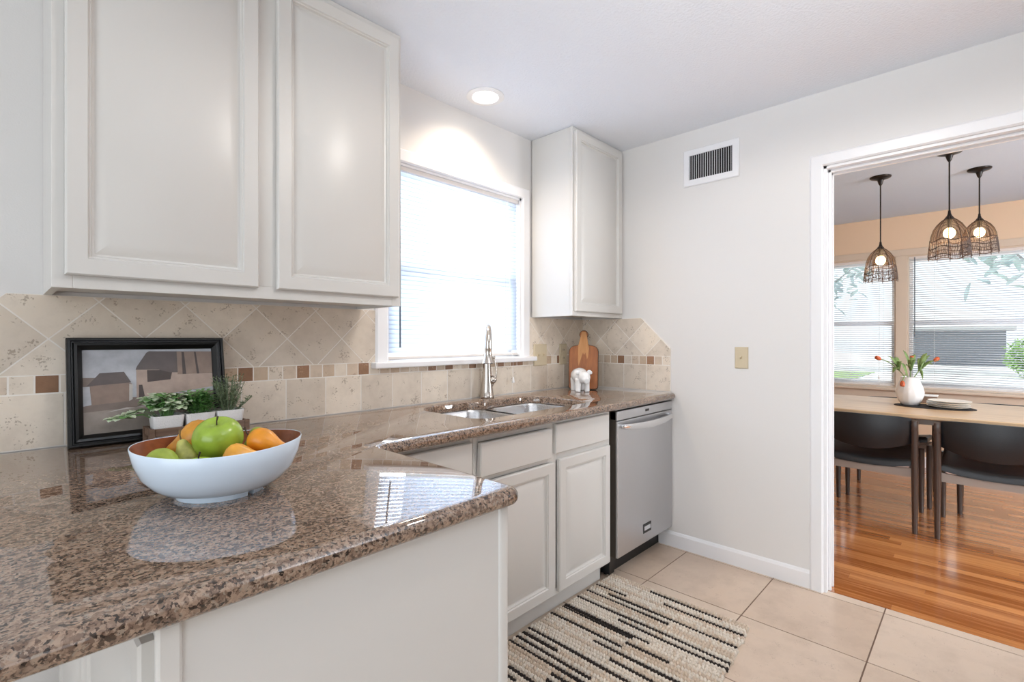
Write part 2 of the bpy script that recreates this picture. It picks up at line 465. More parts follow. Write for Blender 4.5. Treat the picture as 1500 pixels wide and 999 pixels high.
# doorway casing and jamb
bm = bm_new()
def casing_u(bm, y0, y1, z1, wd, x_face, x_back):
    # mitred casing around an opening y0..y1, top z1
    prof = [(0, 0), (0, .6), (.12, 1), (.85, 1), (1, .55), (1, 0)]
    outer = [(y1, 0), (y1, z1), (y0, z1), (y0, 0)]
    dirs = [(1, 0), (1, 1), (-1, 1), (-1, 0)]
    rings = []
    for (yy, zz), (dy, dz) in zip(outer, dirs):
        rings.append([bm.verts.new((x_back+(x_face-x_back)*t, yy+dy*wd*s, zz+dz*wd*s)) for s, t in prof])
    for i in range(3): bridge(bm, rings[i], rings[i+1])
    bm.faces.new(rings[0]); bm.faces.new(rings[-1][::-1])
casing_u(bm, DO0, DO1, DOZ, .058, -.017, 0)
casing_u(bm, DO0, DO1, DOZ, .058, .157, .14)
d1 = obj('door_1', bm, M['trim'], smooth=30)
struct(d1, 'white trimmed doorway opening to the dining room', 'doorway')
bm = bm_new()
t = .012
box(bm, 0, .14, DO1-t, DO1, 0, DOZ); box(bm, 0, .14, DO0, DO0+t, 0, DOZ); box(bm, 0, .14, DO0, DO1, DOZ-t, DOZ)
for xs in ((.035, .05), (.088, .103)):
    box(bm, xs[0], xs[1], DO1-t-.012, DO1-t, 0, DOZ-t, .002); box(bm, xs[0], xs[1], DO0+t, DO0+t+.012, 0, DOZ-t, .002)
    box(bm, xs[0], xs[1], DO0+t, DO1-t, DOZ-t-.014, DOZ-t, .002)
obj('jamb', bm, M['trim'], d1)

# ------------------------------------------------------------------ kitchen window
bm = bm_new()
w1 = struct(obj('window_1', bm_new(), M['trim']), 'white double-hung kitchen window over the sink', 'window')
cw = .062
bm = bm_new()
prof = [(0, 0), (0, .7), (.1, 1), (.88, 1), (1, .5), (1, 0)]
rings = []
for (xx, zz), (dx, dz) in zip([(WX1, WZ0), (WX1, WZ1), (WX0, WZ1), (WX0, WZ0)], [(1, 0), (1, 1), (-1, 1), (-1, 0)]):
    rings.append([bm.verts.new((xx+dx*cw*s, -.018*t_, zz+dz*cw*s)) for s, t_ in prof])
for i in range(3): bridge(bm, rings[i], rings[i+1])
bm.faces.new(rings[0]); bm.faces.new(rings[-1][::-1])
obj('casing', bm, M['trim'], w1, 30)
obj('window_sill', mb(WX0-.082, WX1+.094, -.048, .06, 1.098, WZ0, .005), M['trim'], w1)
bm = bm_new()
for q in ((WX0, WX0+.012, WZ0, WZ1), (WX1-.012, WX1, WZ0, WZ1), (WX0, WX1, WZ1-.012, WZ1)): box(bm, q[0], q[1], 0, .15, q[2], q[3])
obj('jamb', bm, M['trim'], w1)
def sash(bm, a0, a1, z0, z1, c0, c1, st, rl0, rl1, axis):
    for q in ((a0, a0+st, z0, z1), (a1-st, a1, z0, z1), (a0+st, a1-st, z0, z0+rl0), (a0+st, a1-st, z1-rl1, z1)):
        if axis == 'y': box(bm, q[0], q[1], c0, c1, q[2], q[3], .003)
        else: box(bm, c0, c1, q[0], q[1], q[2], q[3], .003)
zm = 1.565
for nm, z0, z1, y0 in (('upper_sash', zm-.02, WZ1-.012, .105), ('lower_sash', WZ0, zm+.02, .07)):
    bm = bm_new(); sash(bm, WX0+.012, WX1-.012, z0, z1, y0, y0+.03, .036, .04, .038, 'y')
    s_ = obj(nm, bm, M['trim'], w1)
    obj('pane', mb(WX0+.048, WX1-.048, y0+.012, y0+.016, z0+.04, z1-.038), M['glass'], s_)

def blind(name, label, axis, u0, u1, ztop, zbot, cpos, tilt, pitch, mat, wand_u=None, group=None, rail=.03, side=-1, cord_u=None, cordlen=.3):
    """mini blind; cpos: centre of slats in the depth axis; side: direction of the room"""
    P = (lambda u, d, z: (u, cpos+d, z)) if axis == 'y' else (lambda u, d, z: (cpos+d, u, z))
    b0 = P((u0+u1)/2, 0, zbot)
    t = thing(name, label, 'blind', b0, 0, group)
    def bx(u0_, u1_, d0, d1, z0, z1, bev=0):
        bm = bm_new()
        if axis == 'y': box(bm, u0_, u1_, cpos+d0, cpos+d1, z0, z1, bev)
        else: box(bm, cpos+d0, cpos+d1, u0_, u1_, z0, z1, bev)
        return bm
    obj('headrail', bx(u0, u1, -.016, .016, ztop-rail, ztop, .002), M['rail'], t)
    bm = bm_new()
    z = ztop-rail-.012
    wd = .0125
    while z > zbot+.03:
        prev = None
        for k in range(4):
            s = -1+2*k/3
            cr = .0022*(1-s*s)
            d = side*s*wd*math.cos(tilt) - side*cr*math.sin(tilt)*0
            zz = z - s*wd*math.sin(tilt) + cr
            cur = (bm.verts.new(P(u0+.004, d, zz)), bm.verts.new(P(u1-.004, d, zz)))
            if prev: bm.faces.new((prev[0], prev[1], cur[1], cur[0]))
            prev = cur
        z -= pitch
    so = obj('slats', bm, mat, t, 60)
    md = so.modifiers.new('thick', 'SOLIDIFY'); md.thickness = .0007; md.offset = 0
    obj('bottom_rail', bx(u0+.002, u1-.002, -.013, .013, zbot+.004, zbot+.02, .003), M['rail'], t)
    bm = bm_new()
    for f in (.12, .5, .88):
        u = u0+(u1-u0)*f
        for d in (-.0135, .0135): tube(bm, [P(u, d, ztop-rail), P(u, d, zbot+.02)], .0006, 4)
    obj('ladder_cord', bm, M['white'], t)
    if wand_u is not None:
        bm = bm_new(); tube(bm, [P(wand_u, side*.022, ztop-rail*.5), P(wand_u, side*.026, wand_z)], .0042, 6)
        obj('wand', bm, M['wand'], t)
    if cord_u is not None:
        bm = bm_new()
        for q in (-.004, .004): tube(bm, [P(cord_u+q, side*.019, ztop-rail), P(cord_u, side*.052, zbot+.02), P(cord_u, side*.066, zbot-.0), P(cord_u, side*.066, cordlen)], .0011, 4)
        cd = obj('pull_cord', bm, M['white'], t)
        bm = bm_new(); lathe(bm, [(.002, .034), (.004, .03), (.009, .004), (.007, 0)], P(cord_u, side*.066, cordlen-.03), 10)
        obj('tassel', bm, M['white'], cd, 40)
    return t
wand_z = 1.19
blind('mini_blind', 'white mini blind lowered over the kitchen sink window', 'y', WX0+.015, WX1-.015, WZ1-.002, WZ0+.004, .024, math.radians(67), .0216, M['slat'],
      wand_u=-1.465, cord_u=-.735, cordlen=1.01)

# ------------------------------------------------------------------ backsplash tile
bm = bm_new()
th = .008
A = lambda u, v, d: (u, -d, v)          # wall A, u = x
B = lambda u, v, d: (-d, u, v)          # wall B, u = y
def tiles(bm, fn, region, kind, phase, period=None, mids=1.23, mats=0):
    xs = [p[0] for p in region]; zs = [p[1] for p in region]
    x0, x1, z0, z1 = min(xs), max(xs), min(zs), max(zs)
    if kind == 'dia':
        hd = period/2; gg = .0026
        k0 = int((x0-phase)/hd)-2; k1 = int((x1-phase)/hd)+2
        for k in range(k0, k1+1):
            for j in range(-2, 3):
                if (k+j) % 2: continue
                # nodes of the diamond grid at mids: tile centres are offset by half a diagonal
                cx = phase+hd*(k+1); cz = mids+hd*j
                h = hd-gg
                p = clip([(cx, cz-h), (cx+h, cz), (cx, cz+h), (cx-h, cz)], region)
                if p: prism(bm, p, fn, .002, th, mats)
    else:
        k0 = int((x0-phase)/period)-2; k1 = int((x1-phase)/period)+2
        gg = .0022
        for k in range(k0, k1+1):
            p = clip([(phase+period*k+gg, z0+gg), (phase+period*(k+1)-gg, z0+gg), (phase+period*(k+1)-gg, z1-gg), (phase+period*k+gg, z1-gg)], region)
            if p:
                m_ = mats(k) if callable(mats) else mats
                prism(bm, p, fn, .002, th, m_)
rect = lambda a_, b_, c, d: [(a_, c), (b_, c), (b_, d), (a_, d)]
# grout bed
prism(bm, [(-3.3, CT), (-.0, CT), (-.0, 1.128), (-3.3, 1.128)], A, 0, .0074, 3)
prism(bm, [(-2.985, 1.128), (WX0-cw, 1.128), (WX0-cw, 1.36), (-2.757, 1.36)], A, 0, .0074, 3)
prism(bm, rect(WX1+cw, 0, 1.128, 1.36), A, 0, .0074, 3)
prism(bm, [(-.642, CT), (-.0, CT), (0, 1.36), (-.449, 1.36), (-.642, 1.175)], B, 0, .0074, 3)
darkA = {-13, 1, 6, -3, 13, 15, 18, 24, 25, 28, 22, 32}
medA = {0, 2, 3, 8, 9, 10, 12, 14, 17, 19, 21, 23, 26, 29, 30, 34, -4, -2, 35}
tiles(bm, A, rect(-3.3, -.008, CT+.001, 1.072), 'row', -1.992, .161)
tiles(bm, A, rect(-3.3, -.008, 1.072, 1.126), 'row', -2.005, .0535, mats=lambda k: 2 if k in darkA else (1 if (k in medA or k*7 % 5 == 0) else 0))
tiles(bm, A, [(-2.983, 1.127), (WX0-cw-.001, 1.127), (WX0-cw-.001, 1.3585), (-2.757, 1.3585)], 'dia', -2.671, .2277, 1.231)
tiles(bm, A, rect(WX1+cw+.001, -.008, 1.127, 1.3585), 'dia', -.2205, .2277, 1.231)
tiles(bm, B, rect(-.641, -.008, CT+.001, 1.072), 'row', -.641, .157)
tiles(bm, B, rect(-.641, -.008, 1.072, 1.126), 'row', -.641, .0515, mats=lambda k: 2 if k in (6, 2) else (1 if k in (1, 3, 4, 8, 7) else 0))
tiles(bm, B, [(-.641, 1.127), (-.008, 1.127), (-.008, 1.3585), (-.449, 1.3585), (-.641, 1.174)], 'dia', -.367, .2135, 1.231)
struct(obj('trim_backsplash', bm, [M['tile'], M['tilemed'], M['tiledark'], M['grout']]), 'travertine tile backsplash with diamond tiles over a small mosaic band', 'backsplash')

# ------------------------------------------------------------------ wall cabinets
def carcass(bm, x0, x1, y0, y1, z0, z1, t=.018, top=True, frame=(.04, .04, .04, .03), mids=(), toe=0, rails=()):
    """cabinet facing -y, y0 = face plane (front of the frame)"""
    f = .019
    box(bm, x0, x0+t, y0+f, y1, z0+toe, z1); box(bm, x1-t, x1, y0+f, y1, z0+toe, z1)
    box(bm, x0+t, x1-t, y0+f, y1, z0+toe+.012, z0+toe+.012+t)
    box(bm, x0+t, x1-t, y1-.006, y1, z0+toe+.012, z1)
    if top: box(bm, x0+t, x1-t, y0+f, y1-.006, z1-t, z1)
    l, r, b, tp = frame
    box(bm, x0, x0+l, y0, y0+f, z0+toe, z1, .0012); box(bm, x1-r, x1, y0, y0+f, z0+toe, z1, .0012)
    box(bm, x0+l, x1-r, y0, y0+f, z0+toe, z0+toe+b, .0012); box(bm, x0+l, x1-r, y0, y0+f, z1-tp, z1, .0012)
    for m0, m1 in mids: box(bm, m0, m1, y0, y0+f, z0+toe+b, z1-tp, .0012)
    for (a_, b_, c, d) in rails: box(bm, a_, b_, y0, y0+f, c, d, .0012)
def front(name, x0, x1, z0, z1, y, parent, rings=None, mat=None, label=None, tiltx=0):
    bm = bm_new()
    raised_panel(bm, x1-x0, z1-z0, lambda u, v, d: (x0+u, y+d, z0+v), rings)
    if tiltx: bmesh.ops.rotate(bm, verts=bm.verts, cent=(x0, y+.019, z0), matrix=Matrix.Rotation(tiltx, 3, 'X'))
    o = obj(name, bm, mat or M['cab'], parent, 25)
    if label: o['label'] = label
    return o
uc = thing('upper_cabinet', 'wide off-white two-door upper cabinet left of the kitchen window', 'cabinet', (-2.175, -.155, 1.36))
bm = bm_new(); carcass(bm, -2.682, -1.668, -.311, -.001, 1.36, H-.002, mids=[(-2.215, -2.135)])
obj('body', bm, M['cab'], uc)
front('door', -2.658, -2.203, 1.393, 2.405, -.331, uc)
front('door', -2.146, -1.687, 1.393, 2.405, -.331, uc)
rc = thing('upper_cabinet', 'narrow off-white single-door upper cabinet in the corner', 'cabinet', (-.268, -.155, 1.36))
bm = bm_new(); carcass(bm, -.534, -.002, -.311, -.009, 1.3615, H-.002)
obj('body', bm, M['cab'], rc)
front('door', -.520, -.030, 1.387, 2.41, -.331, rc)

# ------------------------------------------------------------------ base cabinets
fy, dy = -.62, -.640
sb = thing('base_cabinet', 'off-white base cabinet under the sink, beside the dishwasher', 'cabinet', (-1.1, -.3, 0))
bm = bm_new()
carcass(bm, -1.56, -.640, fy, -.01, 0, .8755, top=False, toe=.1, frame=(.025, .02, .03, .03), mids=[(-1.13, -1.07)], rails=[(-1.535, -1.13, .695, .725), (-1.07, -.66, .695, .73)])
obj('body', bm, M['cab'], sb)
obj('toe_kick', mb(-1.56, -.640, -.565, -.55, 0, .1), M['cab'], sb)
front('drawer_front', -1.543, -1.124, .716, .846, dy-.002, sb, SLAB, tiltx=math.radians(2.5))
front('drawer_front', -1.092, -.668, .729, .858, dy, sb, SLAB)
front('door', -1.543, -1.100, .115, .694, dy, sb)
front('door', -1.066, -.659, .116, .700, dy, sb)
cc = thing('base_cabinet', 'off-white corner base cabinet with a plain front, partly behind the counter end', 'cabinet', (-1.8, -.3, 0))
bm = bm_new(); carcass(bm, -2.02, -1.562, fy, -.01, 0, .8755, top=False, toe=.1, frame=(.03, .015, .03, .03), rails=[(-1.99, -1.577, .695, .715)])
obj('body', bm, M['cab'], cc)
obj('toe_kick', mb(-2.02, -1.562, -.565, -.55, 0, .1), M['cab'], cc)
front('drawer_front', -1.99, -1.577, .716, .854, dy, cc, SLAB)
front('door', -1.99, -1.577, .115, .697, dy, cc)
# peninsula cabinet
pc = thing('peninsula_cabinet', 'off-white peninsula base cabinet with a plain end panel under the granite', 'cabinet', (-2.33, -.9, 0))
bm = bm_new()
box(bm, -2.632, -2.04, -1.232, -.02, .0, .8755)
obj('body', bm, M['cab'], pc)
bm = bm_new(); box(bm, -2.612, -2.046, -1.243, -1.232, 0, .8755)
obj('end_panel', bm, M['cab'], pc)
bm = bm_new(); box(bm, -2.046, -2.018, -1.2475, -.66, .0, .8755, .006, seg=3); box(bm, -2.04, -2.02, -1.2, -.66, .1, .87)
obj('corner_stile', bm, M['cab'], pc, 40)
bm = bm_new(); box(bm, -2.640, -2.612, -1.2475, -1.232, 0, .8755, .004)
obj('edge_stile', bm, M['cab'], pc)
bm = bm_new()
for y0, y1 in ((-1.20, -.64), (-.60, -.04)):
    raised_panel(bm, y1-y0, .72, lambda u, v, d: (-2.651+d, y1-u, .12+v))
obj('back_panel', bm, M['cab'], pc, 25)

# ------------------------------------------------------------------ granite worktop
def arc(cx, cy, r, a0, a1, n=6): return [(cx+r*math.cos(math.radians(a0+(a1-a0)*i/n)), cy+r*math.sin(math.radians(a0+(a1-a0)*i/n))) for i in range(n+1)]
pe, px1, fyc = -1.268, -1.992, -.686
outl = []
outl += [(-3.2, pe)]
outl += arc(px1-.03, pe+.03, .03, -90, 0)
outl += arc(px1+.022, fyc-.022, .022, 180, 90)[0:]
outl += arc(-.001-.045, fyc+.045, .045, -90, 0)
outl += [(-.001, -.0085), (-3.2, -.0085)]
hole = []
def sink_outline(o):
    pts = []
    # clockwise-free closed outline CCW: front edge left->right, right side, back edge right->left with the notch, left side
    x0, x1, y0 = -1.468-o, -.702+o, -.558-o
    r = .085
    pts += arc(x0+r, y0+r, r, 180, 270, 8)
    pts += arc(x1-r, y0+r, r, 270, 360, 8)
    yb2 = -.150+o; yb1 = -.112+o
    pts += arc(x1-.12, yb2-.12, .12, 0, 90, 10)
    xm = -1.075
    pts += [(xm+.10, yb2), (xm+.06, yb2-.006), (xm+.02, yb2-.02), (xm, yb2-.022), (xm-.03, yb2-.012), (xm-.07, (yb1+yb2)/2), (xm-.11, yb1-.004)]
    pts += arc(x0+.12, yb1-.12, .12, 90, 180, 10)
    return pts
hole = sink_outline(0)
bm = bm_new()
r_ = .019
rings = []
for i in range(9):
    an = PI/2-PI*i/8
    off = r_*(1-math.cos(an)); z = CT-r_+r_*math.sin(an)
    pol = offset_poly(outl, off)
    rings.append([bm.verts.new((p[0], p[1], z)) for p in pol])
for i in range(8): bridge(bm, rings[i], rings[i+1])
hr = []
for off, z in ((0.006, CT), (.0018, CT-.0018), (0, CT-.006), (0, CT-.038)):
    hr.append([bm.verts.new((p[0], p[1], z)) for p in sink_outline(off)])
for i in range(3): bridge(bm, hr[i], hr[i+1])
for ring, h in ((rings[0], hr[0]), (rings[-1], hr[-1])):
    tri = geometry.tessellate_polygon([[v.co.copy() for v in ring], [v.co.copy() for v in h][::-1]])
    allv = list(ring)+list(h)[::-1]
    for t3 in tri:
        try: bm.faces.new([allv[i] for i in t3])
        except ValueError: pass
top = obj('granite_countertop', bm, M['granite'], None, 50)
tag(top, 'L-shaped polished brown granite countertop with rounded edges and sink cutout', 'countertop')

# ------------------------------------------------------------------ sink
sk = thing('kitchen_sink', 'stainless steel double-bowl sink set under the granite', 'sink', (-1.085, -.34, .70))
def bowl_sink(x0, x1, y0, y1, zt, depth, parent):
    bm = bm_new(); rr = []
    for s, z, r in ((-.03, zt, .10), (0, zt, .075), (.004, zt-.01, .075), (.012, zt-depth+.03, .07), (.022, zt-depth+.008, .065), (.045, zt-depth, .05)):
        rr.append([bm.verts.new((p[0], p[1], z)) for p in rrect(x0+s, x1-s, y0+s, y1-s, r, 7)])
    for i in range(len(rr)-1): bridge(bm, rr[i], rr[i+1])
    bm.faces.new(rr[-1])
    o = obj('basin', bm, M['sink'], parent, 50)
    md = o.modifiers.new('t', 'SOLIDIFY'); md.thickness = .0012; md.offset = -1
    bm = bm_new(); lathe(bm, [(.045, 0), (.045, .002), (.03, .003), (.028, -.003), (.0, -.004)], ((x0+x1)/2, (y0+y1)/2+.04, zt-depth+.001), 24, capb=False)
    obj('drain', bm, M['chrome'], o, 40)
bowl_sink(-1.455, -1.105, -.546, -.128, .8745, .19, sk)
bowl_sink(-1.070, -.716, -.546, -.166, .8745, .17, sk)

# ------------------------------------------------------------------ faucet
fx, fyy = -.957, -.058
fa = thing('faucet', 'brushed nickel gooseneck pull-down faucet behind the sink', 'faucet', (fx, fyy, CT))
bm = bm_new()
lathe(bm, [(.036, 0), (.039, .004), (.039, .01), (.036, .016), (.032, .05), (.026, .10), (.0225, .15), (.021, .19), (.0205, .21)], (fx, fyy, CT), 28)
obj('body', bm, M['nickel'], fa, 40)
dv = V((-.66, -.75, 0)).normalized()
bm = bm_new()
pts = [V((fx, fyy, CT+.20)), V((fx, fyy, CT+.26))]
Rr = .085
for i in range(1, 13):
    an = PI*i/12
    pts.append(V((fx, fyy, CT+.295))+dv*(Rr-Rr*math.cos(an))+V((0, 0, Rr*math.sin(an))))
pts.append(pts[-1]+V((0, 0, -.025)))
tube(bm, pts, .0185, 16)
obj('spout', bm, M['nickel'], fa, 60)
hd = pts[-1]
bm = bm_new()
lathe(bm, [(.0165, .002), (.0195, 0), (.0195, -.004), (.018, -.008), (.019, -.03), (.0235, -.055), (.0295, -.070), (.031, -.075)], hd, 24, capb=True)
obj('spray_head', bm, M['nickel'], fa, 40)
bm = bm_new(); lathe(bm, [(.026, -.0752), (.025, -.0775)], hd, 20)
obj('spray_face', bm, M['black'], fa)
rv = V((.69, -.72, 0)).normalized()       # the handle side
hb = V((fx, fyy, CT+.105))
bm = bm_new()
lathe(bm, [(.012, .008), (.021, .026), (.021, .034), (.016, .046), (.008, .054)], hb-V((0, 0, .02)), 16, axis=axis_from(rv+V((0, 0, .35))))
tube(bm, [hb+rv*.026+V((0, 0, -.045)), hb+rv*.034+V((0, 0, -.01)), hb+rv*.03+V((0, 0, .015))], [.005, .013, .015], 10)
obj('handle_hub', bm, M['nickel'], fa, 50)
bm = bm_new()
tube(bm, [hb+rv*.044+V((0, 0, -.005)), hb+rv*.052+V((0, 0, .03)), hb+rv*.047+V((0, 0, .07)), hb+rv*.038+V((0, 0, .105))], [.006, .005, .0045, .005], 10)
ellip(bm, hb+rv*.036+V((0, 0, .112)), (.0095, .0095, .0105), 14, 8)
obj('lever', bm, M['nickel'], fa, 50)

# ------------------------------------------------------------------ dishwasher
dw = thing('dishwasher', 'stainless steel dishwasher between base cabinet and wall', 'dishwasher', (-.308, -.33, 0))
D0, D1, DF = -.611, -.006, -.652
bm = bm_new(); box(bm, D0+.004, D1-.004, -.60, -.03, .1, .872)
obj('body', bm, M['black'], dw)
bm = bm_new(); box(bm, D0+.03, D1-.004, -.565, -.55, .0, .1); box(bm, D0+.004, D0+.05, -.60, -.55, .02, .1)
obj('kick_plate', bm, M['black'], dw)
bm = bm_new(); box(bm, D0, D1, DF+.012, -.602, .115, .862, mi=1); box(bm, D0, D1, DF, DF+.014, .118, .812, .004, mi=0)
do = obj('door', bm, [M['steel'], M['darkside']], dw)
bm = bm_new(); box(bm, D0, D1, DF+.001, -.605, .815, .863, .004)
obj('control_panel', bm, M['steel'], dw)
bm = bm_new(); box(bm, -.325, -.288, DF-.0006, DF+.002, .835, .847)
obj('display', bm, M['black'], dw)
bm = bm_new()
hp = []
n = 14
for i in range(n+1):
    f = i/n; x = D0+.03+(D1-D0-.06)*f
    bow = 1-(2*f-1)**2
    hp.append((x, DF-.014-.028*bow**.7, .779-.012*bow+.006))
rg = []
for i, p in enumerate(hp):
    f = i/n; hh = .013+.006*(1-(2*f-1)**2); tt = .008
    if i in (0, n): hh = .012
    rg.append([bm.verts.new((p[0], p[1]+tt*math.cos(q)+ (0), p[2]+hh*math.sin(q))) for q in [2*PI*k/10 for k in range(10)]])
for i in range(n): bridge(bm, rg[i], rg[i+1])
bm.faces.new(rg[0][::-1]); bm.faces.new(rg[-1])
for x in (D0+.034, D1-.034): box(bm, x-.008, x+.008, DF-.016, DF+.001, .775, .795, .003)
obj('handle', bm, M['chrome'], do, 50)
bm = bm_new()
box(bm, -.352, -.268, DF-.003, DF, .172, .222, .001, mi=0); box(bm, -.344, -.276, DF-.0042, DF-.0025, .186, .209, .001, mi=1)
obj('badge', bm, [M['black'], M['chrome']], do)

# ------------------------------------------------------------------ electrical plates, vent, recessed lights
def plate(bm, u0, u1, z0, z1, fn, t=.006):
    prev = None
    for s, d in ((0, 0), (0, t*.5), (.004, t)):
        cur = [bm.verts.new(fn(u, z, d)) for u, z in ((u0+s, z0+s), (u1-s, z0+s), (u1-s, z1-s), (u0+s, z1-s))]
        if prev: bridge(bm, prev, cur)
        prev = cur
    bm.faces.new(prev)
def toggle(bm, u, z, fn, t=.006):
    prism(bm, rect(u-.005, u+.005, z-.012, z+.012), fn, t, t+.0015)
    vs = [fn(u-.0035, z-.008, t), fn(u+.0035, z-.008, t), fn(u+.0035, z+.006, t), fn(u-.0035, z+.006, t)]
    ws = [fn(u-.003, z+.002, t+.013), fn(u+.003, z+.002, t+.013), fn(u+.003, z+.008, t+.011), fn(u-.003, z+.008, t+.011)]
    a_ = [bm.verts.new(q) for q in vs]; b_ = [bm.verts.new(q) for q in ws]; bridge(bm, a_, b_); bm.faces.new(b_); bm.faces.new(a_[::-1])
At = lambda u, v, d: (u, -.0081-d, v)
Bt = lambda u, v, d: (-.0005-d, u, v)
lp = thing('light_switch', 'cream light switch plate on the pale wall beside the doorway', 'switch', (-.001, -1.044, 1.071))
bm = bm_new(); plate(bm, -1.079, -1.010, 1.071, 1.187, Bt); obj('cover_plate', bm, M['cream'], lp)
bm = bm_new(); toggle(bm, -1.044, 1.129, Bt); obj('toggle', bm, M['cream'], lp)
o1 = thing('light_switch', 'cream double switch plate on the backsplash right of the window', 'switch', (-.458, -.009, 1.06))
bm = bm_new(); plate(bm, -.520, -.398, 1.065, 1.198, At); obj('cover_plate', bm, M['cream'], o1)
for u in (-.483, -.435):
    bm = bm_new(); toggle(bm, u, 1.131, At); obj('toggle', bm, M['cream'], o1)
o2 = thing('wall_outlet', 'cream wall outlet on the backsplash beside the cutting board', 'outlet', (-.23, -.009, 1.06))
bm = bm_new(); plate(bm, -.268, -.192, 1.065, 1.198, At); obj('cover_plate', bm, M['cream'], o2)
for z in (1.105, 1.158):
    bm = bm_new(); prism(bm, rrect(-.246, -.214, z-.017, z+.017, .01, 4), At, .006, .008)
    for q in (-.236, -.224): prism(bm, rect(q-.0015, q+.0015, z-.004, z+.008), At, .0079, .0083, 1)
    obj('socket', bm, [M['cream'], M['black']], o2)
vg = thing('vent_grille', 'white wall air vent with dark vertical louvres near the ceiling', 'vent', (-.001, -.88, 2.11))
y0, y1, z0, z1 = -1.034, -.722, 2.112, 2.322
iy0, iy1, iz0, iz1 = -.998, -.755, 2.148, 2.288
bm = bm_new()
prev = None
for (a_, b_, c_, d_), dd in (((y0, y1, z0, z1), 0), ((y0, y1, z0, z1), .004), ((y0+.005, y1-.005, z0+.005, z1-.005), .008), ((iy0, iy1, iz0, iz1), .008), ((iy0, iy1, iz0, iz1), 0)):
    cur = [bm.verts.new(Bt(u, v, dd)) for u, v in ((a_, c_), (b_, c_), (b_, d_), (a_, d_))]
    if prev: bridge(bm, prev, cur)
    prev = cur
for u in (iy0-.018, iy1+.016):
    lathe(bm, [(.004, 0), (.004, .0015), (.0, .002)], Bt(u, (iz0+iz1)/2, .008), 8, axis=axis_from((-1, 0, 0)), capb=False)
obj('grille_frame', bm, M['trim'], vg)
bm = bm_new(); prism(bm, rect(iy0, iy1, iz0, iz1), Bt, 0, .0006); obj('duct_back', bm, M['black'], vg)
bm = bm_new()
nl = 19
for i in range(nl):
    u = iy0+(iy1-iy0)*(i+.5)/nl
    a_ = [bm.verts.new(Bt(u+s, z, d)) for s, z, d in ((-.0008, iz0, .0075), (.0016, iz0, .0075), (.0016+.002, iz0, .001), (-.0008+.002, iz0, .001))]
    b_ = [bm.verts.new(Bt(u+s, z, d)) for s, z, d in ((-.0008, iz1, .0075), (.0016, iz1, .0075), (.0016+.002, iz1, .001), (-.0008+.002, iz1, .001))]
    bridge(bm, a_, b_); bm.faces.new(a_[::-1]); bm.faces.new(b_)
obj('louvres', bm, M['trim'], vg)
def downlight(loc, label):
    t = thing('recessed_light', label, 'ceiling light', (loc[0], loc[1], H-.01))
    bm = bm_new(); lathe(bm, [(.093, -.0005), (.094, -.004), (.088, -.007), (.066, -.0075), (.062, -.003), (.062, -.0006)], (loc[0], loc[1], H), 40, capa=False, capb=False)
    obj('trim_ring', bm, M['white'], t, 40)
    bm = bm_new(); lathe(bm, [(.062, -.0012), (.045, -.0018), (.0, -.002)], (loc[0], loc[1], H), 32, capb=False)
    obj('lens', bm, M['lamp'], t)
    return t
downlight((-1.102, -.200), 'round white recessed ceiling light above the kitchen window')
downlight((-1.36, -1.62), 'round white recessed ceiling light over the kitchen floor')

# ------------------------------------------------------------------ cutting board and pig
cbp = V((-.232, -.172, CT)); cbd = V((.50, -.866, 0)); cbn = V((-.866, -.50, 0))
cb = thing('cutting_board', 'brown wooden cutting board with a round handle leaning in the counter corner', 'cutting board', tuple(cbp))
lean = math.radians(9)
def cbfn(u, v, d):
    return cbp+cbd*u+cbn*(d*math.cos(lean)-v*math.sin(lean)+.004)+V((0, 0, v*math.cos(lean)+d*math.sin(lean)+.0))
wb, hbd = .0925, .275
outb = []
outb += arc(-wb+.018, .018, .018, 180, 270, 4)+arc(wb-.018, .018, .018, 270, 360, 4)+arc(wb-.04, hbd-.04, .04, 0, 80, 5)
outb += [(.034, hbd+.004), (.026, hbd+.012), (.024, hbd+.035)]+arc(0, hbd+.070, .028, -35, 215, 14)+[(-.024, hbd+.035), (-.026, hbd+.012), (-.034, hbd+.004)]
outb += arc(-wb+.04, hbd-.04, .04, 100, 180, 5)
bm = bm_new()
ins = offset_poly(outb, .0035)
A0 = [bm.verts.new(cbfn(u, v, 0)) for u, v in ins]; A1 = [bm.verts.new(cbfn(u, v, .003)) for u, v in outb]
A2 = [bm.verts.new(cbfn(u, v, .015)) for u, v in outb]; A3 = [bm.verts.new(cbfn(u, v, .018)) for u, v in ins]
bridge(bm, A0, A1, 1); bridge(bm, A1, A2, 1); bridge(bm, A2, A3, 1); bm.faces.new(A0[::-1]).material_index = 1; bm.faces.new(A3).material_index = 0
obj('board', bm, [M['board'], M['boardd']], cb)
# pale sapwood inlay running down from the handle
strip = [(-.022, hbd+.05), (-.034, hbd), (-.034, hbd-.10), (-.030, hbd-.13), (-.018, hbd-.09), (-.004, hbd-.045), (.004, hbd-.06), (.012, hbd-.045), (.022, hbd-.09), (.028, hbd-.07), (.034, hbd-.02), (.030, hbd), (.022, hbd+.05), (.012, hbd+.088), (-.012, hbd+.088)]
bm = bm_new(); prism(bm, strip, cbfn, .0178, .0184)
bm2 = obj('sapwood_streak', bm, M['boardl'], cb); bm2['label'] = 'pale wood streak'
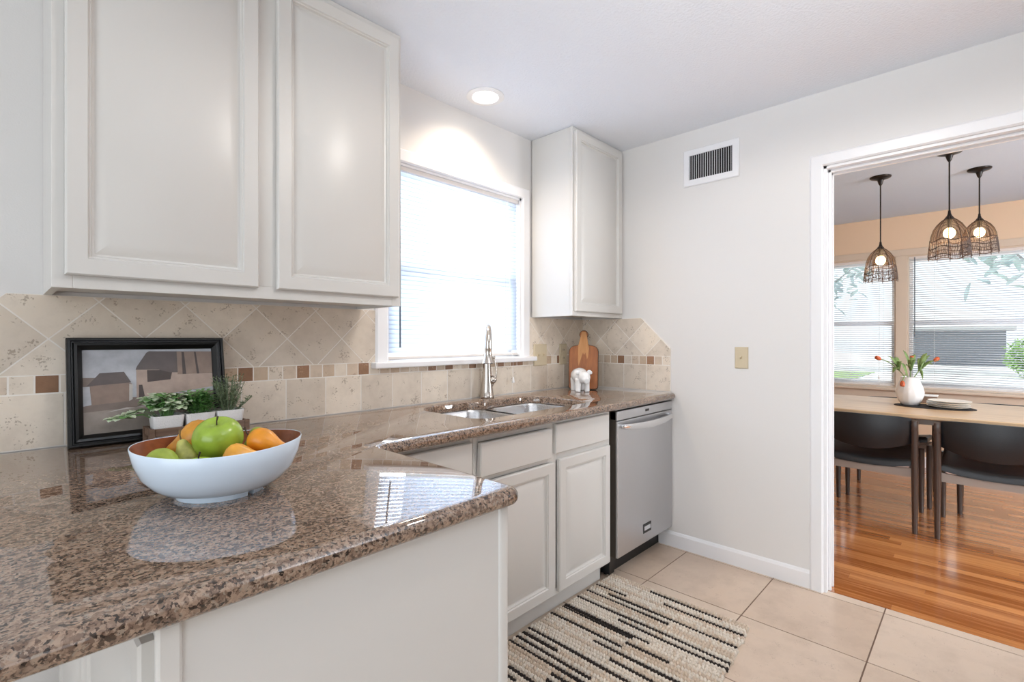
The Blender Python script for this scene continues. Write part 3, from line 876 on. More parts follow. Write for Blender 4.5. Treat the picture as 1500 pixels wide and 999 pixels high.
# pig
pgp = V((-.338, -.226, CT))
pg = thing('pig_figurine', 'small white ceramic pig figurine in front of the cutting board', 'figurine', tuple(pgp), 0)
fw = V((-.60, -.80, 0)).normalized(); sd = V((fw.y*-1, fw.x, 0)); sd = V((.80, -.60, 0))
PM = Matrix((( sd.x, fw.x, 0), (sd.y, fw.y, 0), (0, 0, 1)))   # local x = side, y = forward
def pgl(x, y, z): return pgp+sd*x+fw*y+V((0, 0, z))
bm = bm_new()
ellip(bm, pgl(0, -.012, .094), (.049, .074, .047), 20, 14, mat=PM)
ellip(bm, pgl(0, -.052, .092), (.044, .040, .044), 20, 14, mat=PM)
ellip(bm, pgl(.006, .058, .088), (.036, .036, .037), 20, 14, mat=PM)
tube(bm, [pgl(.006, .075, .078), pgl(.008, .100, .069), pgl(.008, .104, .068)], [.026, .0185, .0165], 16)
for sx in (-1, 1):
    tube(bm, [pgl(sx*.024, .036, .075), pgl(sx*.027, .040, .035), pgl(sx*.028, .042, .0005)], [.022, .0165, .0155], 12)
    tube(bm, [pgl(sx*.024, -.055, .075), pgl(sx*.026, -.060, .035), pgl(sx*.027, -.061, .0005)], [.023, .0170, .0155], 12)
    mm = PM @ Matrix.Rotation(sx*.6, 3, 'Y')
    ellip(bm, pgl(.006+sx*.036, .050, .118), (.019, .0075, .013), 14, 10, mat=mm)
tube(bm, [pgl(0, -.088, .10), pgl(.006, -.098, .108), pgl(0, -.104, .113)], [.006, .005, .0045], 8)
pm_ = bpy.data.meshes.new('tmp'); bmesh.ops.recalc_face_normals(bm, faces=bm.faces); bm.to_mesh(pm_); bm.free()
po = bpy.data.objects.new('tmp', pm_); C.objects.link(po)
md = po.modifiers.new('r', 'REMESH'); md.mode = 'VOXEL'; md.voxel_size = .003
md = po.modifiers.new('s', 'SMOOTH'); md.factor = .5; md.iterations = 6
dg = bpy.context.evaluated_depsgraph_get()
bm = bm_new(); bm.from_mesh(po.evaluated_get(dg).to_mesh())
bpy.data.objects.remove(po); bpy.data.meshes.remove(pm_)
for v in bm.verts: v.co.z = max(v.co.z, CT+.0006)
obj('pig_body', bm, M['ceramic'], pg, 60)

# ------------------------------------------------------------------ picture frame
pfp = V((-2.429, -.088, CT))
pf = thing('picture_frame', 'black moulded picture frame with a barn painting leaning on the backsplash', 'picture frame', tuple(pfp))
lean = math.atan2(.066, .318)
W_, Hh = .413, .325
def pfn(u, v, d): return pfp+V((u-W_/2, -d*math.cos(lean)+v*math.sin(lean), v*math.cos(lean)+d*math.sin(lean)))
bm = bm_new()
prof = [(0, -.010), (0, .012), (.004, .016), (.009, .016), (.011, .011), (.014, .011), (.017, .018), (.024, .017), (.033, .007), (.036, .003), (.036, -.004)]
prev = None; first = None
for s, d in prof:
    cur = [bm.verts.new(pfn(u, v, d)) for u, v in ((s, s), (W_-s, s), (W_-s, Hh-s), (s, Hh-s))]
    if prev: bridge(bm, prev, cur)
    else: bm.faces.new(cur[::-1])
    prev = cur
obj('frame', bm, M['frame'], pf)
for nm_, c_ in (('sky', (176, 178, 184)), ('roofd', (92, 82, 80)), ('wallb', (136, 116, 104)), ('field', (142, 132, 124)), ('wallp', (170, 150, 138)), ('ground', (120, 106, 98)), ('dark', (70, 58, 54)), ('pale', (190, 184, 178))):
    M['art'+nm_] = simple('painting_'+nm_, c_, .35, var=.14, vscale=30)
bm = bm_new()
q = .0345
aw, ah = W_-2*q, Hh-2*q
def art(poly, lvl, mi): prism(bm, [(q+u*aw, q+v*ah) for u, v in poly], pfn, -.002, .0002+lvl*.0003, mi)
art([(0, 0), (1, 0), (1, 1), (0, 1)], 0, 0)
art([(0, 0), (1, 0), (1, .30), (0, .27)], 1, 3)
art([(0, .26), (.36, .28), (1, .36), (1, .43), (.3, .40), (0, .33)], 2, 5)
art([(.06, .34), (.33, .36), (.345, .57), (.30, .60), (.05, .57)], 3, 2)
art([(.03, .565), (.34, .585), (.29, .72), (.12, .715)], 4, 1)
art([(0, .56), (.07, .56), (.1, .66), (0, .665)], 3, 5)
art([(.375, .38), (1, .48), (1, .72), (.38, .74)], 3, 4)
art([(.46, .58), (.64, .60), (.66, .72), (.46, .73)], 4, 6)
art([(.375, .74), (.385, .78), (.46, .95), (.48, .97), (1, .955), (1, .66), (.64, .69), (.55, .73)], 5, 1)
art([(.70, .66), (1, .665), (1, .955), (.70, .96)], 6, 2)
art([(.74, .66), (.77, .66), (.76, .95), (.74, .955)], 7, 6)
art([(.86, .66), (.88, .66), (.86, .95), (.845, .955)], 7, 6)
art([(.395, .55), (.42, .55), (.44, .37), (.39, .37)], 4, 6)
art([(.32, .36), (.345, .38), (.35, .56), (.325, .57)], 5, 7)
art([(.16, .245), (.36, .275), (.3, .285)], 4, 7)
obj('painting', bm, [M['art'+k] for k in ('sky', 'roofd', 'wallb', 'field', 'wallp', 'ground', 'dark', 'pale')], pf)
# ------------------------------------------------------------------ herb planters in a crate
tx0, tx1, ty0, ty1 = -2.466, -2.192, -.212, -.114
ct = thing('wooden_crate', 'low slatted brown wooden crate holding three herb pots', 'crate', ((tx0+tx1)/2, (ty0+ty1)/2, CT))
for x in (tx0, tx1-.014):
    for y in (ty0, ty1-.014): obj('post', mb(x, x+.014, y, y+.014, CT+.0002, CT+.049, .001), M['crate'], ct)
bm = bm_new()
for y in (ty0+.003, ty1-.011):
    box(bm, tx0+.014, tx1-.014, y, y+.008, CT+.026, CT+.048, .001)
for x in (tx0+.003, tx1-.011): box(bm, x, x+.008, ty0+.014, ty1-.014, CT+.026, CT+.048, .001)
obj('rail', bm, M['crate'], ct)
bm = bm_new()
for i in range(3): box(bm, tx0+.003, tx1-.003, ty0+.015+i*.026, ty0+.033+i*.026, CT+.008, CT+.0135)
obj('base_slats', bm, M['crate'], ct)
def leaf(bm, p, d, ln, wd, up=V((0, 0, 1)), curl=.2, mi=0):
    d = V(d).normalized(); s = d.cross(up)
    if s.length < 1e-4: s = V((1, 0, 0))
    s.normalize(); n = s.cross(d).normalized()
    pts = [(0, .15), (.3, .85), (.6, 1), (.85, .6), (1, .05)]
    L_ = []; Rr_ = []; Cc = []
    for t_, w_ in pts:
        c = V(p)+d*ln*t_-V((0, 0, 1))*curl*ln*t_*t_
        Cc.append(bm.verts.new(c)); L_.append(bm.verts.new(c+s*wd*w_*.5+n*wd*.12*w_)); Rr_.append(bm.verts.new(c-s*wd*w_*.5+n*wd*.12*w_))
    for i in range(len(pts)-1):
        for a_, b_ in ((L_, Cc), (Cc, Rr_)):
            bm.faces.new((a_[i], b_[i], b_[i+1], a_[i+1])).material_index = mi
def herb(cx, cy, label, kind):
    t = thing('potted_herb', label, 'potted plant', (cx, cy, CT+.0145), 0, None)
    z0, zt = CT+.0145, CT+.084
    bm = bm_new(); rr = []
    for s, z, r in ((.031, z0, .01), (.034, z0+.004, .011), (.0405, zt-.002, .008), (.0405, zt, .008), (.0370, zt, .007), (.036, zt-.012, .007)):
        rr.append([bm.verts.new((p[0], p[1], z)) for p in rrect(cx-s, cx+s, cy-s*.92, cy+s*.92, r, 4)])
    for i in range(len(rr)-1): bridge(bm, rr[i], rr[i+1])
    bm.faces.new(rr[0][::-1])
    obj('pot', bm, M['pot'], t, 40)
    bm = bm_new(); prism(bm, rrect(cx-.0355, cx+.0355, cy-.032, cy+.032, .007, 4), lambda u, v, d: (u, v, d), zt-.016, zt-.010)
    obj('soil', bm, M['soil'], t)
    bm = bm_new()
    rr_ = random.Random(kind)
    top = V((cx, cy, zt-.012))
    if kind == 1:
        for i in range(46):
            an = rr_.random()*2*PI; out = .052*math.sqrt(rr_.random()); hh = .03+.055*rr_.random()*(1-out*7)
            if i < 5: an = PI+rr_.uniform(-.5, .3); out = .075+.012*i; hh = .03-.006*i
            tip = top+V((out*math.cos(an), out*math.sin(an)*.7, max(hh, .012)))
            tube(bm, [top+V((out*.25*math.cos(an), out*.2*math.sin(an), 0)), (top+tip)/2+V((0, 0, .012)), tip], .0009, 4, 1)
            for k in range(5):
                b = 2*PI*k/5+rr_.random()
                leaf(bm, tip+V((0, 0, -.002)), (math.cos(b), math.sin(b)-.3, .45*rr_.random()+.1), .028+.008*rr_.random(), .025, curl=.3, mi=0 if rr_.random() < .75 else 1)
        ms = [M['leafp'], M['leafg']]
    elif kind == 2:
        for i in range(54):
            an = rr_.random()*2*PI; out = .045*math.sqrt(rr_.random()); hh = .03+.06*rr_.random()*(1-out*7)
            tip = top+V((out*math.cos(an), out*math.sin(an)*.75, hh))
            tube(bm, [top+V((out*.4*math.cos(an), out*.4*math.sin(an), 0)), tip], .0009, 4)
            for k in range(7):
                b = 2*PI*k/7*2+rr_.random()
                leaf(bm, tip-V((0, 0, .004*k)), (math.cos(b), math.sin(b), .5), .022+.008*rr_.random(), .0115, curl=.25)
        ms = [M['leafg']]
    else:
        for i in range(46):
            an = rr_.random()*2*PI; out = .05*math.sqrt(rr_.random()); hh = .055+.068*rr_.random()
            if i < 3: an = -.2+.2*i; out = .07; hh = .045
            tip = top+V((out*math.cos(an), out*math.sin(an)*.75, hh)); bs = top+V((out*.3*math.cos(an), out*.3*math.sin(an), 0))
            tube(bm, [bs, tip], .0009, 4)
            for k in range(16):
                f = .2+.8*k/15; b = k*2.4
                leaf(bm, bs.lerp(tip, f), (math.cos(b), math.sin(b), .6), .016, .0034, curl=0)
        ms = [M['leafr']]
    obj('foliage', bm, ms, t, 60)
cyh = (ty0+ty1)/2
herb(tx0+.052, cyh, 'pale green round-leafed herb trailing from the leftmost white pot in the crate', 1)
herb(tx0+.137, cyh, 'bright green bushy herb in the middle white pot of the crate', 2)
herb(tx0+.222, cyh, 'grey-green needle-leafed herb in the rightmost white pot of the crate', 3)

# ------------------------------------------------------------------ fruit bowl
bc = V((-2.452, -.832, CT))
fb = thing('fruit_bowl', 'white round bowl with a brown inside, full of fruit on the granite', 'bowl', tuple(bc))
def bring(bm, prof, seg=64, mi=0):
    rs = []
    for r, h in prof:
        ring = []
        for k in range(seg):
            an = 2*PI*k/seg
            ex, ey = 1.055, .97
            c_, s_ = math.cos(an), math.sin(an)
            # long axis turned to run across the view
            lift = .008*(c_*c_)*(h/.1)**2
            lx, ly = r*ex*c_, r*ey*s_
            al = math.radians(-22)
            ring.append(bm.verts.new(bc+V((lx*math.cos(al)-ly*math.sin(al), lx*math.sin(al)+ly*math.cos(al), h+lift))))
        rs.append(ring)
    for i in range(len(rs)-1): bridge(bm, rs[i], rs[i+1], mi)
    return rs
bm = bm_new()
rs = bring(bm, [(.058, .0075), (.078, .0085), (.096, .0145), (.112, .026), (.1285, .045), (.1405, .073), (.1465, .099), (.1455, .1005), (.1445, .0998)])
bm.faces.new(rs[0][::-1])
obj('shell', bm, M['bowlw'], fb, 60)
bm = bm_new()
rs = bring(bm, [(.1442, .0997), (.138, .073), (.1255, .047), (.108, .029), (.08, .017), (.02, .0135)])
bm.faces.new(rs[-1])
obj('inner_lining', bm, M['bowlb'], fb, 60)
bm = bm_new()
for a0, a1 in ((-60, 108), (118, 290)):
    pr = []
    for i in range(25):
        an = math.radians(a0+(a1-a0)*i/24)
        pr.append([bm.verts.new(bc+V((r*math.cos(an), r*math.sin(an), h))) for r, h in ((.066, .0085), (.070, .0002), (.079, .0002), (.082, .0105))])
    for i in range(24): bridge(bm, pr[i], pr[i+1])
    bm.faces.new(pr[0][::-1]); bm.faces.new(pr[-1])
obj('foot_ring', bm, M['bowlw'], fb, 40)
def fruit(name, label, cat, c, d, prof, mat, stemmat=None, stem_at=None, group='fruit in the bowl'):
    """prof: (radius, h) along axis d, from base to top; stem grows from the top"""
    c = V(c); ax = axis_from(d)
    t = thing(name, label, cat, tuple(c), 0, group)
    bm = bm_new(); lathe(bm, prof, c, 28, axis=ax)
    obj('flesh', bm, mat, t, 80)
    if stemmat is not None:
        tp = c+ax @ V((0, 0, prof[-1][1] if stem_at is None else stem_at)); dd = V(d).normalized()
        sx = ax @ V((1, 0, 0))
        bm = bm_new(); tube(bm, [tp-dd*.004, tp+dd*.009+sx*.001, tp+dd*.019+sx*.004], [.0016, .0014, .0021], 7)
        obj('stem', bm, stemmat, t, 50)
    return t
def apple_prof(r):
    out = []
    for i in range(17):
        a_ = -PI/2+PI*i/16
        rr = r*math.cos(a_)**.8 if math.cos(a_) > 0 else 0
        z = r*.93*math.sin(a_)
        if i >= 15: z -= r*.10*(i-14)
        if i <= 1: z += r*.08*(2-i)
        out.append((max(rr*(1+.06*math.sin(a_)), .0015), z))
    return out
def pear_prof(r, ln):
    pts = [(-.95, .15), (-.9, .42), (-.75, .72), (-.5, .93), (-.2, 1.0), (.1, .95), (.4, .80), (.7, .60), (1.0, .46), (1.25, .38), (1.42, .26), (1.5, .08)]
    k = ln/2.45
    return [(r*w_, k*z) for z, w_ in pts]
zb = CT
# positions seen from the camera: bowl rim is about .10 above the counter
cpos = V((-2.775, -1.979, 1.232)); Fv = V((math.cos(a), math.sin(a), 0)); Rv = V((math.sin(a), -math.cos(a), 0))
def at(px, py, depth): return cpos+Fv*depth+Rv*((px-750)/720*depth)+V((0, 0, (496-py)/720*depth))
def inb(lat, fwd, h): return bc+Rv*lat+Fv*fwd+V((0, 0, h))
def dirn(r_, f_, u_): return Rv*r_+Fv*f_+V((0, 0, u_))
FR = [('apple', 'largest green apple on top of the fruit in the bowl', 'apple', inb(-.013, .012, .106), (-.2, -.35, 1), apple_prof(.0475), M['apple'], M['stem']),
      ('apple', 'green apple low at the front of the bowl with only its top showing', 'apple', inb(-.002, -.068, .055), (-.1, -.1, 1), apple_prof(.033), M['apple'], M['stem']),
      ('pear', 'ochre pear at the back left of the bowl, neck down to the left', 'pear', inb(-.082, .048, .100), dirn(-.7, -.45, -.42), pear_prof(.038, .100), M['ochre'], None),
      ('pear', 'pale green pear with a stem standing behind the green pear at left', 'pear', inb(-.062, -.014, .076), dirn(-.3, -.1, 1), pear_prof(.025, .060), M['pearp'], M['stemg']),
      ('pear', 'green pear lying against the left front rim of the bowl', 'pear', inb(-.080, -.060, .068), dirn(.95, -.2, -.1), pear_prof(.034, .076), M['pear'], None),
      ('pear', 'green pear behind the orange pear at the right of the bowl', 'pear', inb(.042, .074, .084), dirn(-.25, .1, .8), pear_prof(.035, .060), M['pear'], None),
      ('pear', 'orange pear with a dark stem lying across the right of the bowl', 'pear', inb(.086, .008, .101), dirn(.95, -.05, -.30), pear_prof(.027, .088), M['orange'], None),
      ('pear', 'yellow-orange pear at the right front rim of the bowl', 'pear', inb(.066, -.050, .076), dirn(.8, .3, 0), pear_prof(.0345, .076), M['orange2'], None),
      ('pear', 'small orange fruit wedged between the big apple and the yellow-orange pear', 'pear', inb(.036, -.022, .060), dirn(.2, .2, .9), pear_prof(.021, .05), M['orange2'], None)]
for f in FR:
    t = fruit(*f)
    if 'dark stem' in f[1]:
        c = V(f[3]); dd = -V(f[4]).normalized(); tp = c+dd*.034
        bm = bm_new(); tube(bm, [tp-dd*.004, tp+dd*.006+V((0, 0, .006)), tp+dd*.010+V((0, 0, .017))], [.0018, .0014, .0019], 7)
        obj('stem', bm, M['stem'], t, 50)

# ------------------------------------------------------------------ rug
bm = bm_new()
rx0, rx1 = -1.66, -.568
rows = 56
rr_ = random.Random(11)
sw = (rx1-rx0)/rows; was = False
for i in range(rows):
    xc = rx1-sw*(i+.5)
    yA = -.592+.004*rr_.uniform(-1, 1); yB = -1.268-.10*(rx1-xc)+.006*rr_.uniform(-1, 1)
    L_ = yA-yB
    nb = int(L_/.014)
    # colour runs
    tone = []
    base = 0 if rr_.random() < .72 else 1
    segs = []
    if i > 0 and (rr_.random() < (.62 if not was else .16)):
        s0 = rr_.choice((0, 0, 0, .15, .35, .5)); s1 = s0+rr_.choice((.25, .5, .6, .75, 1))
        segs = [(s0, s1)]
    was = bool(segs)
    wob = rr_.random()*6
    n = nb*2
    prev = None
    for k in range(n+1):
        f = k/n; y = yA-L_*f
        dark = any(s0 <= f <= s1 for s0, s1 in segs)
        bulge = (k % 2)
        w_ = sw*(.40+.12*bulge)*(1 if not dark else .95)
        h_ = (.011+.007*bulge)*(1 if not dark else .78)
        xo = .002*math.sin(f*7+wob)+ (0.0012 if (k//2) % 2 else -.0012)
        ring = [bm.verts.new((xc+xo+w_*math.cos(q), y, .0012+max(0, h_*math.sin(q)))) for q in (0, PI*.25, PI*.5, PI*.75, PI)]
        if prev:
            mi = 2 if dark else (base if rr_.random() < .9 else 1-base)
            for j in range(4): bm.faces.new((prev[j], prev[j+1], ring[j+1], ring[j])).material_index = mi
            bm.faces.new((prev[0], ring[0], ring[4], prev[4])).material_index = mi
        else: bm.faces.new(ring)
        prev = ring
    bm.faces.new(prev[::-1])
box(bm, rx0+.004, rx1-.004, -1.262, -.598, .0006, .0045, mi=1)
ru = obj('rug', bm, [M['rugc'], M['rugt'], M['rugk']], None, 40)
tag(ru, 'cream woven rag rug with broken black stripes on the tile floor', 'rug')

# ------------------------------------------------------------------ dining windows, blinds
def din_window(name, hole, label):
    y0, y1, z0, z1 = hole
    w = struct(obj(name, mb(XD+.0, XD+.15, y0, y0+.012, z0, z1), M['dintrim']), label, 'window')
    bm = bm_new(); box(bm, XD, XD+.15, y1-.012, y1, z0, z1); box(bm, XD, XD+.15, y0+.012, y1-.012, z1-.012, z1); box(bm, XD, XD+.15, y0+.012, y1-.012, z0, z0+.012)
    obj('jamb', bm, M['dintrim'], w)
    zm = 1.385
    for nm, a_, b_, x0 in (('upper_sash', zm-.02, z1-.012, XD+.105), ('lower_sash', z0+.012, zm+.02, XD+.07)):
        bm = bm_new(); sash(bm, y0+.012, y1-.012, a_, b_, x0, x0+.03, .03, .045, .04, 'x')
        s_ = obj(nm, bm, M['trim'], w)
        obj('pane', mb(x0+.012, x0+.016, y0+.042, y1-.042, a_+.045, b_-.04), M['glass'], s_)
    return w
din_window('window_2', W2, 'narrower double-hung dining window left of the mullion')
din_window('window_3', W3, 'wide double-hung dining window behind the table')
bm = bm_new()
box(bm, XD-.016, XD, -1.459, -1.369, .75, 2.04, .003)                  # mullion casing
box(bm, XD-.016, XD, -3.12, -.55, 2.04, 2.105, .003)
box(bm, XD-.016, XD, -3.12, -3.05, .75, 2.04, .003); box(bm, XD-.016, XD, -.62, -.55, .75, 2.04, .003)
struct(obj('trim_1', bm, M['dintrim']), 'casing around the dining windows, its backlit beige put into the colour', 'trim')
bm = bm_new(); box(bm, XD-.07, XD+.06, -3.15, -.52, .722, .75, .006); box(bm, XD-.016, XD, -3.12, -.55, .64, .722, .003)
struct(obj('trim_2', bm, M['dintrim']), 'sill ledge under the dining windows, its backlit beige put into the colour', 'trim')
wand_z = 1.2
blind('mini_blind', 'white mini blind on the narrower dining window behind the leftmost pendant', 'x', W2[0]+.014, W2[1]-.014, 2.035, .755, XD+.03, math.radians(14), .021, M['slatd'], cord_u=-1.24, cordlen=.86)
wand_z = 1.25
blind('mini_blind', 'white mini blind on the wide dining window behind the tulips', 'x', W3[0]+.014, W3[1]-.014, 2.035, .755, XD+.03, math.radians(14), .021, M['slatd'], wand_u=-1.515)

# ------------------------------------------------------------------ dining table
tb = thing('dining_table', 'long light oak dining table with gently curved sides', 'table', (1.83, -1.8, 0))
bm = bm_new()
ty0_, ty1_ = -2.95, -.78
pol = []
for i in range(13):
    f = i/12; pol.append((1.315+.05*(2*f-1)**2-.012, ty1_+(ty0_-ty1_)*f))
for i in range(13):
    f = i/12; pol.append((2.345-.05*(2*f-1)**2, ty0_+(ty1_-ty0_)*f))
pin = offset_poly(pol, .006)
zt = .742
r0 = [bm.verts.new((p[0], p[1], zt)) for p in pin]; r1 = [bm.verts.new((p[0], p[1], zt-.005)) for p in pol]; r2 = [bm.verts.new((p[0], p[1], zt-.022)) for p in pol]; r3 = [bm.verts.new((p[0], p[1], zt-.027)) for p in pin]
bridge(bm, r0, r1); bridge(bm, r1, r2); bridge(bm, r2, r3); bm.faces.new(r0); bm.faces.new(r3[::-1])
obj('tabletop', bm, M['table'], tb)
bm = bm_new()
for q in ((1.41, 1.428, -2.8, -.93), (2.232, 2.25, -2.8, -.93)): box(bm, q[0], q[1], q[2], q[3], .67, zt-.0275)
for y in (-2.8, -.948): box(bm, 1.428, 2.232, y, y+.018, .67, zt-.0275)
obj('apron', bm, M['apron'], tb)
for x in (1.44, 2.21):
    for y in (-2.77, -.965):
        bm = bm_new(); lathe(bm, [(.017, .0012), (.019, .01), (.027, .69), (.027, .7145)], (x, y, 0), 16)
        obj('leg', bm, M['legwood'], tb, 40)

# ------------------------------------------------------------------ chairs (front looks along +x)
ch = thing('dining_chair', 'black leather dining chair on the near side of the table, beside the door jamb', 'chair', (0, 0, 0), 0, None)
def chair_parts(t):
    hw = .25
    # local: x forward, y sideways
    def seat_pt(x, y, o):
        return V((x, y, .425+.055*(x/.52)+.02*(abs(y)/hw)**3-.012*math.cos(y/hw*PI/2)+o))
    bm = bm_new()
    xs = [-.01, .0, .03, .15, .3, .45, .5, .51]; ys = [-.238, -.225, -.15, -.05, .05, .15, .225, .238]
    topv = []; botv = []
    for i, x in enumerate(xs):
        tv = []; bv = []
        for j, y in enumerate(ys):
            e = 0 if (i in (0, len(xs)-1) or j in (0, len(ys)-1)) else (.012 if (i in (1, len(xs)-2) or j in (1, len(ys)-2)) else .018)
            tv.append(bm.verts.new(seat_pt(x, y, .012+e))); bv.append(bm.verts.new(seat_pt(x, y, -.016)))
        topv.append(tv); botv.append(bv)
    for i in range(len(xs)-1):
        for j in range(len(ys)-1):
            bm.faces.new((topv[i][j], topv[i+1][j], topv[i+1][j+1], topv[i][j+1])); bm.faces.new((botv[i][j], botv[i][j+1], botv[i+1][j+1], botv[i+1][j]))
    for i in range(len(xs)-1):
        for j in (0, len(ys)-1): bm.faces.new((topv[i][j], topv[i+1][j], botv[i+1][j], botv[i][j]))
    for j in range(len(ys)-1):
        for i in (0, len(xs)-1): bm.faces.new((topv[i][j], topv[i][j+1], botv[i][j+1], botv[i][j]))
    obj('seat', bm, M['leather'], t, 50, True)
    # backrest: curved pad, lower edge bowed
    bm = bm_new()
    n = 14; Fr = []; Bk = []
    for i in range(n+1):
        s = -1+2*i/n; y = s*.236
        bow = .045*(1-s*s)
        zl = .565-.055*(1-s*s); zh = .737-.012*abs(s)**4
        cf = []; cbk = []
        for k in range(5):
            f = k/4; z = zl+(zh-zl)*f
            tk = .019*math.sqrt(max(0, 1-(2*f-1)**2*.92))*(1 if abs(s) < .97 else .5)
            xo = -.005-bow-.02*f+.01
            cf.append(bm.verts.new((xo+tk, y, z))); cbk.append(bm.verts.new((xo-tk, y, z)))
        Fr.append(cf); Bk.append(cbk)
    for i in range(n):
        for k in range(4):
            bm.faces.new((Fr[i][k], Fr[i+1][k], Fr[i+1][k+1], Fr[i][k+1])); bm.faces.new((Bk[i][k], Bk[i][k+1], Bk[i+1][k+1], Bk[i+1][k]))
        bm.faces.new((Fr[i][0], Bk[i][0], Bk[i+1][0], Fr[i+1][0])); bm.faces.new((Fr[i][4], Fr[i+1][4], Bk[i+1][4], Bk[i][4]))
    for i in (0, n):
        for k in range(4): bm.faces.new((Fr[i][k], Fr[i][k+1], Bk[i][k+1], Bk[i][k]))
    obj('backrest', bm, M['leather'], t, 50, True)
    bm = bm_new()
    for x in (.0, .485):
        dz = .055*(x/.52)
        a_ = []; b_ = []
        for k in range(9):
            y = -.236+.472*k/8
            sag = -.02*math.cos((y/.25)*PI/2)
            a_.append([bm.verts.new((x+d, y, z+dz)) for d, z in ((0, .408-.014*math.cos(y/.25*PI/2)), (.018, .408-.014*math.cos(y/.25*PI/2)), (.018, .352), (0, .352))])
        for k in range(8): bridge(bm, a_[k], a_[k+1])
        bm.faces.new(a_[0][::-1]); bm.faces.new(a_[-1])
    for y in (-.236, .218):
        p = [(0.018, .352, .400), (.485, .352+.05, .400+.05)]
        v = [bm.verts.new((x, yy, z)) for x, z0_, z1_ in p for yy in (y, y+.018) for z in (z0_, z1_)]
        for q in ((0, 1, 3, 2), (4, 6, 7, 5), (0, 4, 5, 1), (2, 3, 7, 6), (0, 2, 6, 4), (1, 5, 7, 3)): bm.faces.new([v[i] for i in q])
    obj('seat_frame', bm, M['apron'], t, None, True)
    for y in (-.252, .252):
        bm = bm_new(); tube(bm, [(-.015, y, .0012), (-.012, y, .35), (-.018, y, .66)], [.014, .019, .018], 12); o_ = obj('leg', bm, M['legwood'], t, 50, True)
        bm = bm_new(); tube(bm, [(.505, y*.985, .0012), (.50, y*.985, .3), (.497, y*.985, .455)], [.014, .019, .019], 12); obj('leg', bm, M['legwood'], t, 50, True)
        bm = bm_new(); box(bm, -.034, .004, y-.017, y+.017, .645, .715, .008); obj('back_bracket', bm, M['legwood'], t, 40, True)
chair_parts(ch)
ch.location = (1.24, -1.425, 0)
dup(ch, (1.237, -2.037, 0), 0, 'black leather dining chair on the near side, right of the gap below the vase')
dup(ch, (2.40, -1.46, 0), PI, 'black leather dining chair across the table, facing the chair beside the door jamb')
dup(ch, (2.40, -2.12, 0), PI, 'black leather dining chair across the table, under the wide window')

# ------------------------------------------------------------------ table setting
ztp = .742
vc = V((1.835, -1.603, ztp))
pm = thing('placemat', 'oval dark woven mat under the vase and plates', 'placemat', (1.82, -1.74, ztp))
bm = bm_new(); MX = Matrix.Rotation(math.radians(-90), 3, 'Z')
prev = None
for s, z in ((1, 0.0003), (1.0, .004), (.985, .006)):
    cur = [bm.verts.new((1.835+.135*s*math.cos(q), -1.735+.225*s*math.sin(q), ztp+z)) for q in [2*PI*k/48 for k in range(48)]]
    if prev: bridge(bm, prev, cur)
    else: bm.faces.new(cur[::-1])
    prev = cur
bm.faces.new(prev)
obj('woven_pad', bm, M['mat'], pm)
zv = ztp+.0065
va = thing('vase', 'white ribbed ceramic vase holding tulips on the dining table', 'vase', (vc.x, vc.y, zv))
bm = bm_new()
def rib(r, h, an): return r*(1+.022*abs(math.cos(an*7))*max(0, 1-(h/.15)**2)) if h < .15 and r > .03 else r
lathe(bm, [(.04, 0), (.05, .004), (.067, .03), (.080, .07), (.083, .095), (.076, .13), (.063, .165), (.055, .19), (.053, .203), (.049, .204), (.047, .195), (.055, .165), (.068, .13), (.045, .02)], (vc.x, vc.y, zv), 56, fx=rib, capb=True)
obj('vase_body', bm, M['vase'], va, 60)
def tulip(head, droop, label, leaves, hd_dir):
    base = V((vc.x, vc.y, zv+.15)); head = V(head)
    t = thing('tulip', label, 'flower', tuple(base), 0, 'tulips in the vase')
    mid = base.lerp(head, .5)+V((0, 0, .075 if not droop else .12))
    bm = bm_new(); pts = []
    for i in range(9):
        f = i/8; pts.append(base*(1-f)**2+mid*2*f*(1-f)+head*f*f)
    tube(bm, pts, .0032, 6); obj('stalk', bm, M['tulipleaf'], t, 60)
    d = V(hd_dir).normalized(); ax = axis_from(d)
    bm = bm_new()
    for k in range(6):
        an = 2*PI*k/6
        o = ax @ V((math.cos(an)*.006, math.sin(an)*.006, 0))
        mm = ax @ Matrix.Rotation(an, 3, 'Z') @ Matrix.Rotation(.16, 3, 'Y')
        ellip(bm, head+o+d*.014, (.0075, .0125, .022), 10, 8, mat=mm)
    obj('blossom', bm, M['tulip'], t, 60)
    bm = bm_new()
    for (tip, wd) in leaves:
        tip = V(tip); b0 = pts[3].copy(); n = 8; prev = None
        dirv = (tip-b0); s = dirv.cross(V((0, 0, 1))).normalized()
        s = (s*.6+Rv*.4).normalized() if dirv.cross(Rv).length > .05 else s
        for i in range(n+1):
            f = i/n; c = b0.lerp(tip, f)+V((0, 0, .03*math.sin(PI*f)))
            w_ = wd*math.sin(PI*min(1, .12+.88*f))**.8*.5+.0006
            cur = (bm.verts.new(c+s*w_), bm.verts.new(c+V((0, 0, -.3*w_))), bm.verts.new(c-s*w_))
            if prev:
                bm.faces.new((prev[0], prev[1], cur[1], cur[0])); bm.faces.new((prev[1], prev[2], cur[2], cur[1]))
            prev = cur
    lf = obj('leaves', bm, M['tulipleaf'], t, 60)
    md = lf.modifiers.new('t', 'SOLIDIFY'); md.thickness = .0008
dv_ = 3.62
tulip(at(1289, 526, dv_-.02), False, 'orange tulip leaning far out to the left of the vase', [(at(1299, 521, dv_+.02), .034), (at(1308, 546, dv_-.05), .034), (at(1311, 523, dv_+.05), .03), (at(1306, 534, dv_), .036), (at(1318, 530, dv_-.06), .03)], Rv*-.9+V((0, 0, .45)))
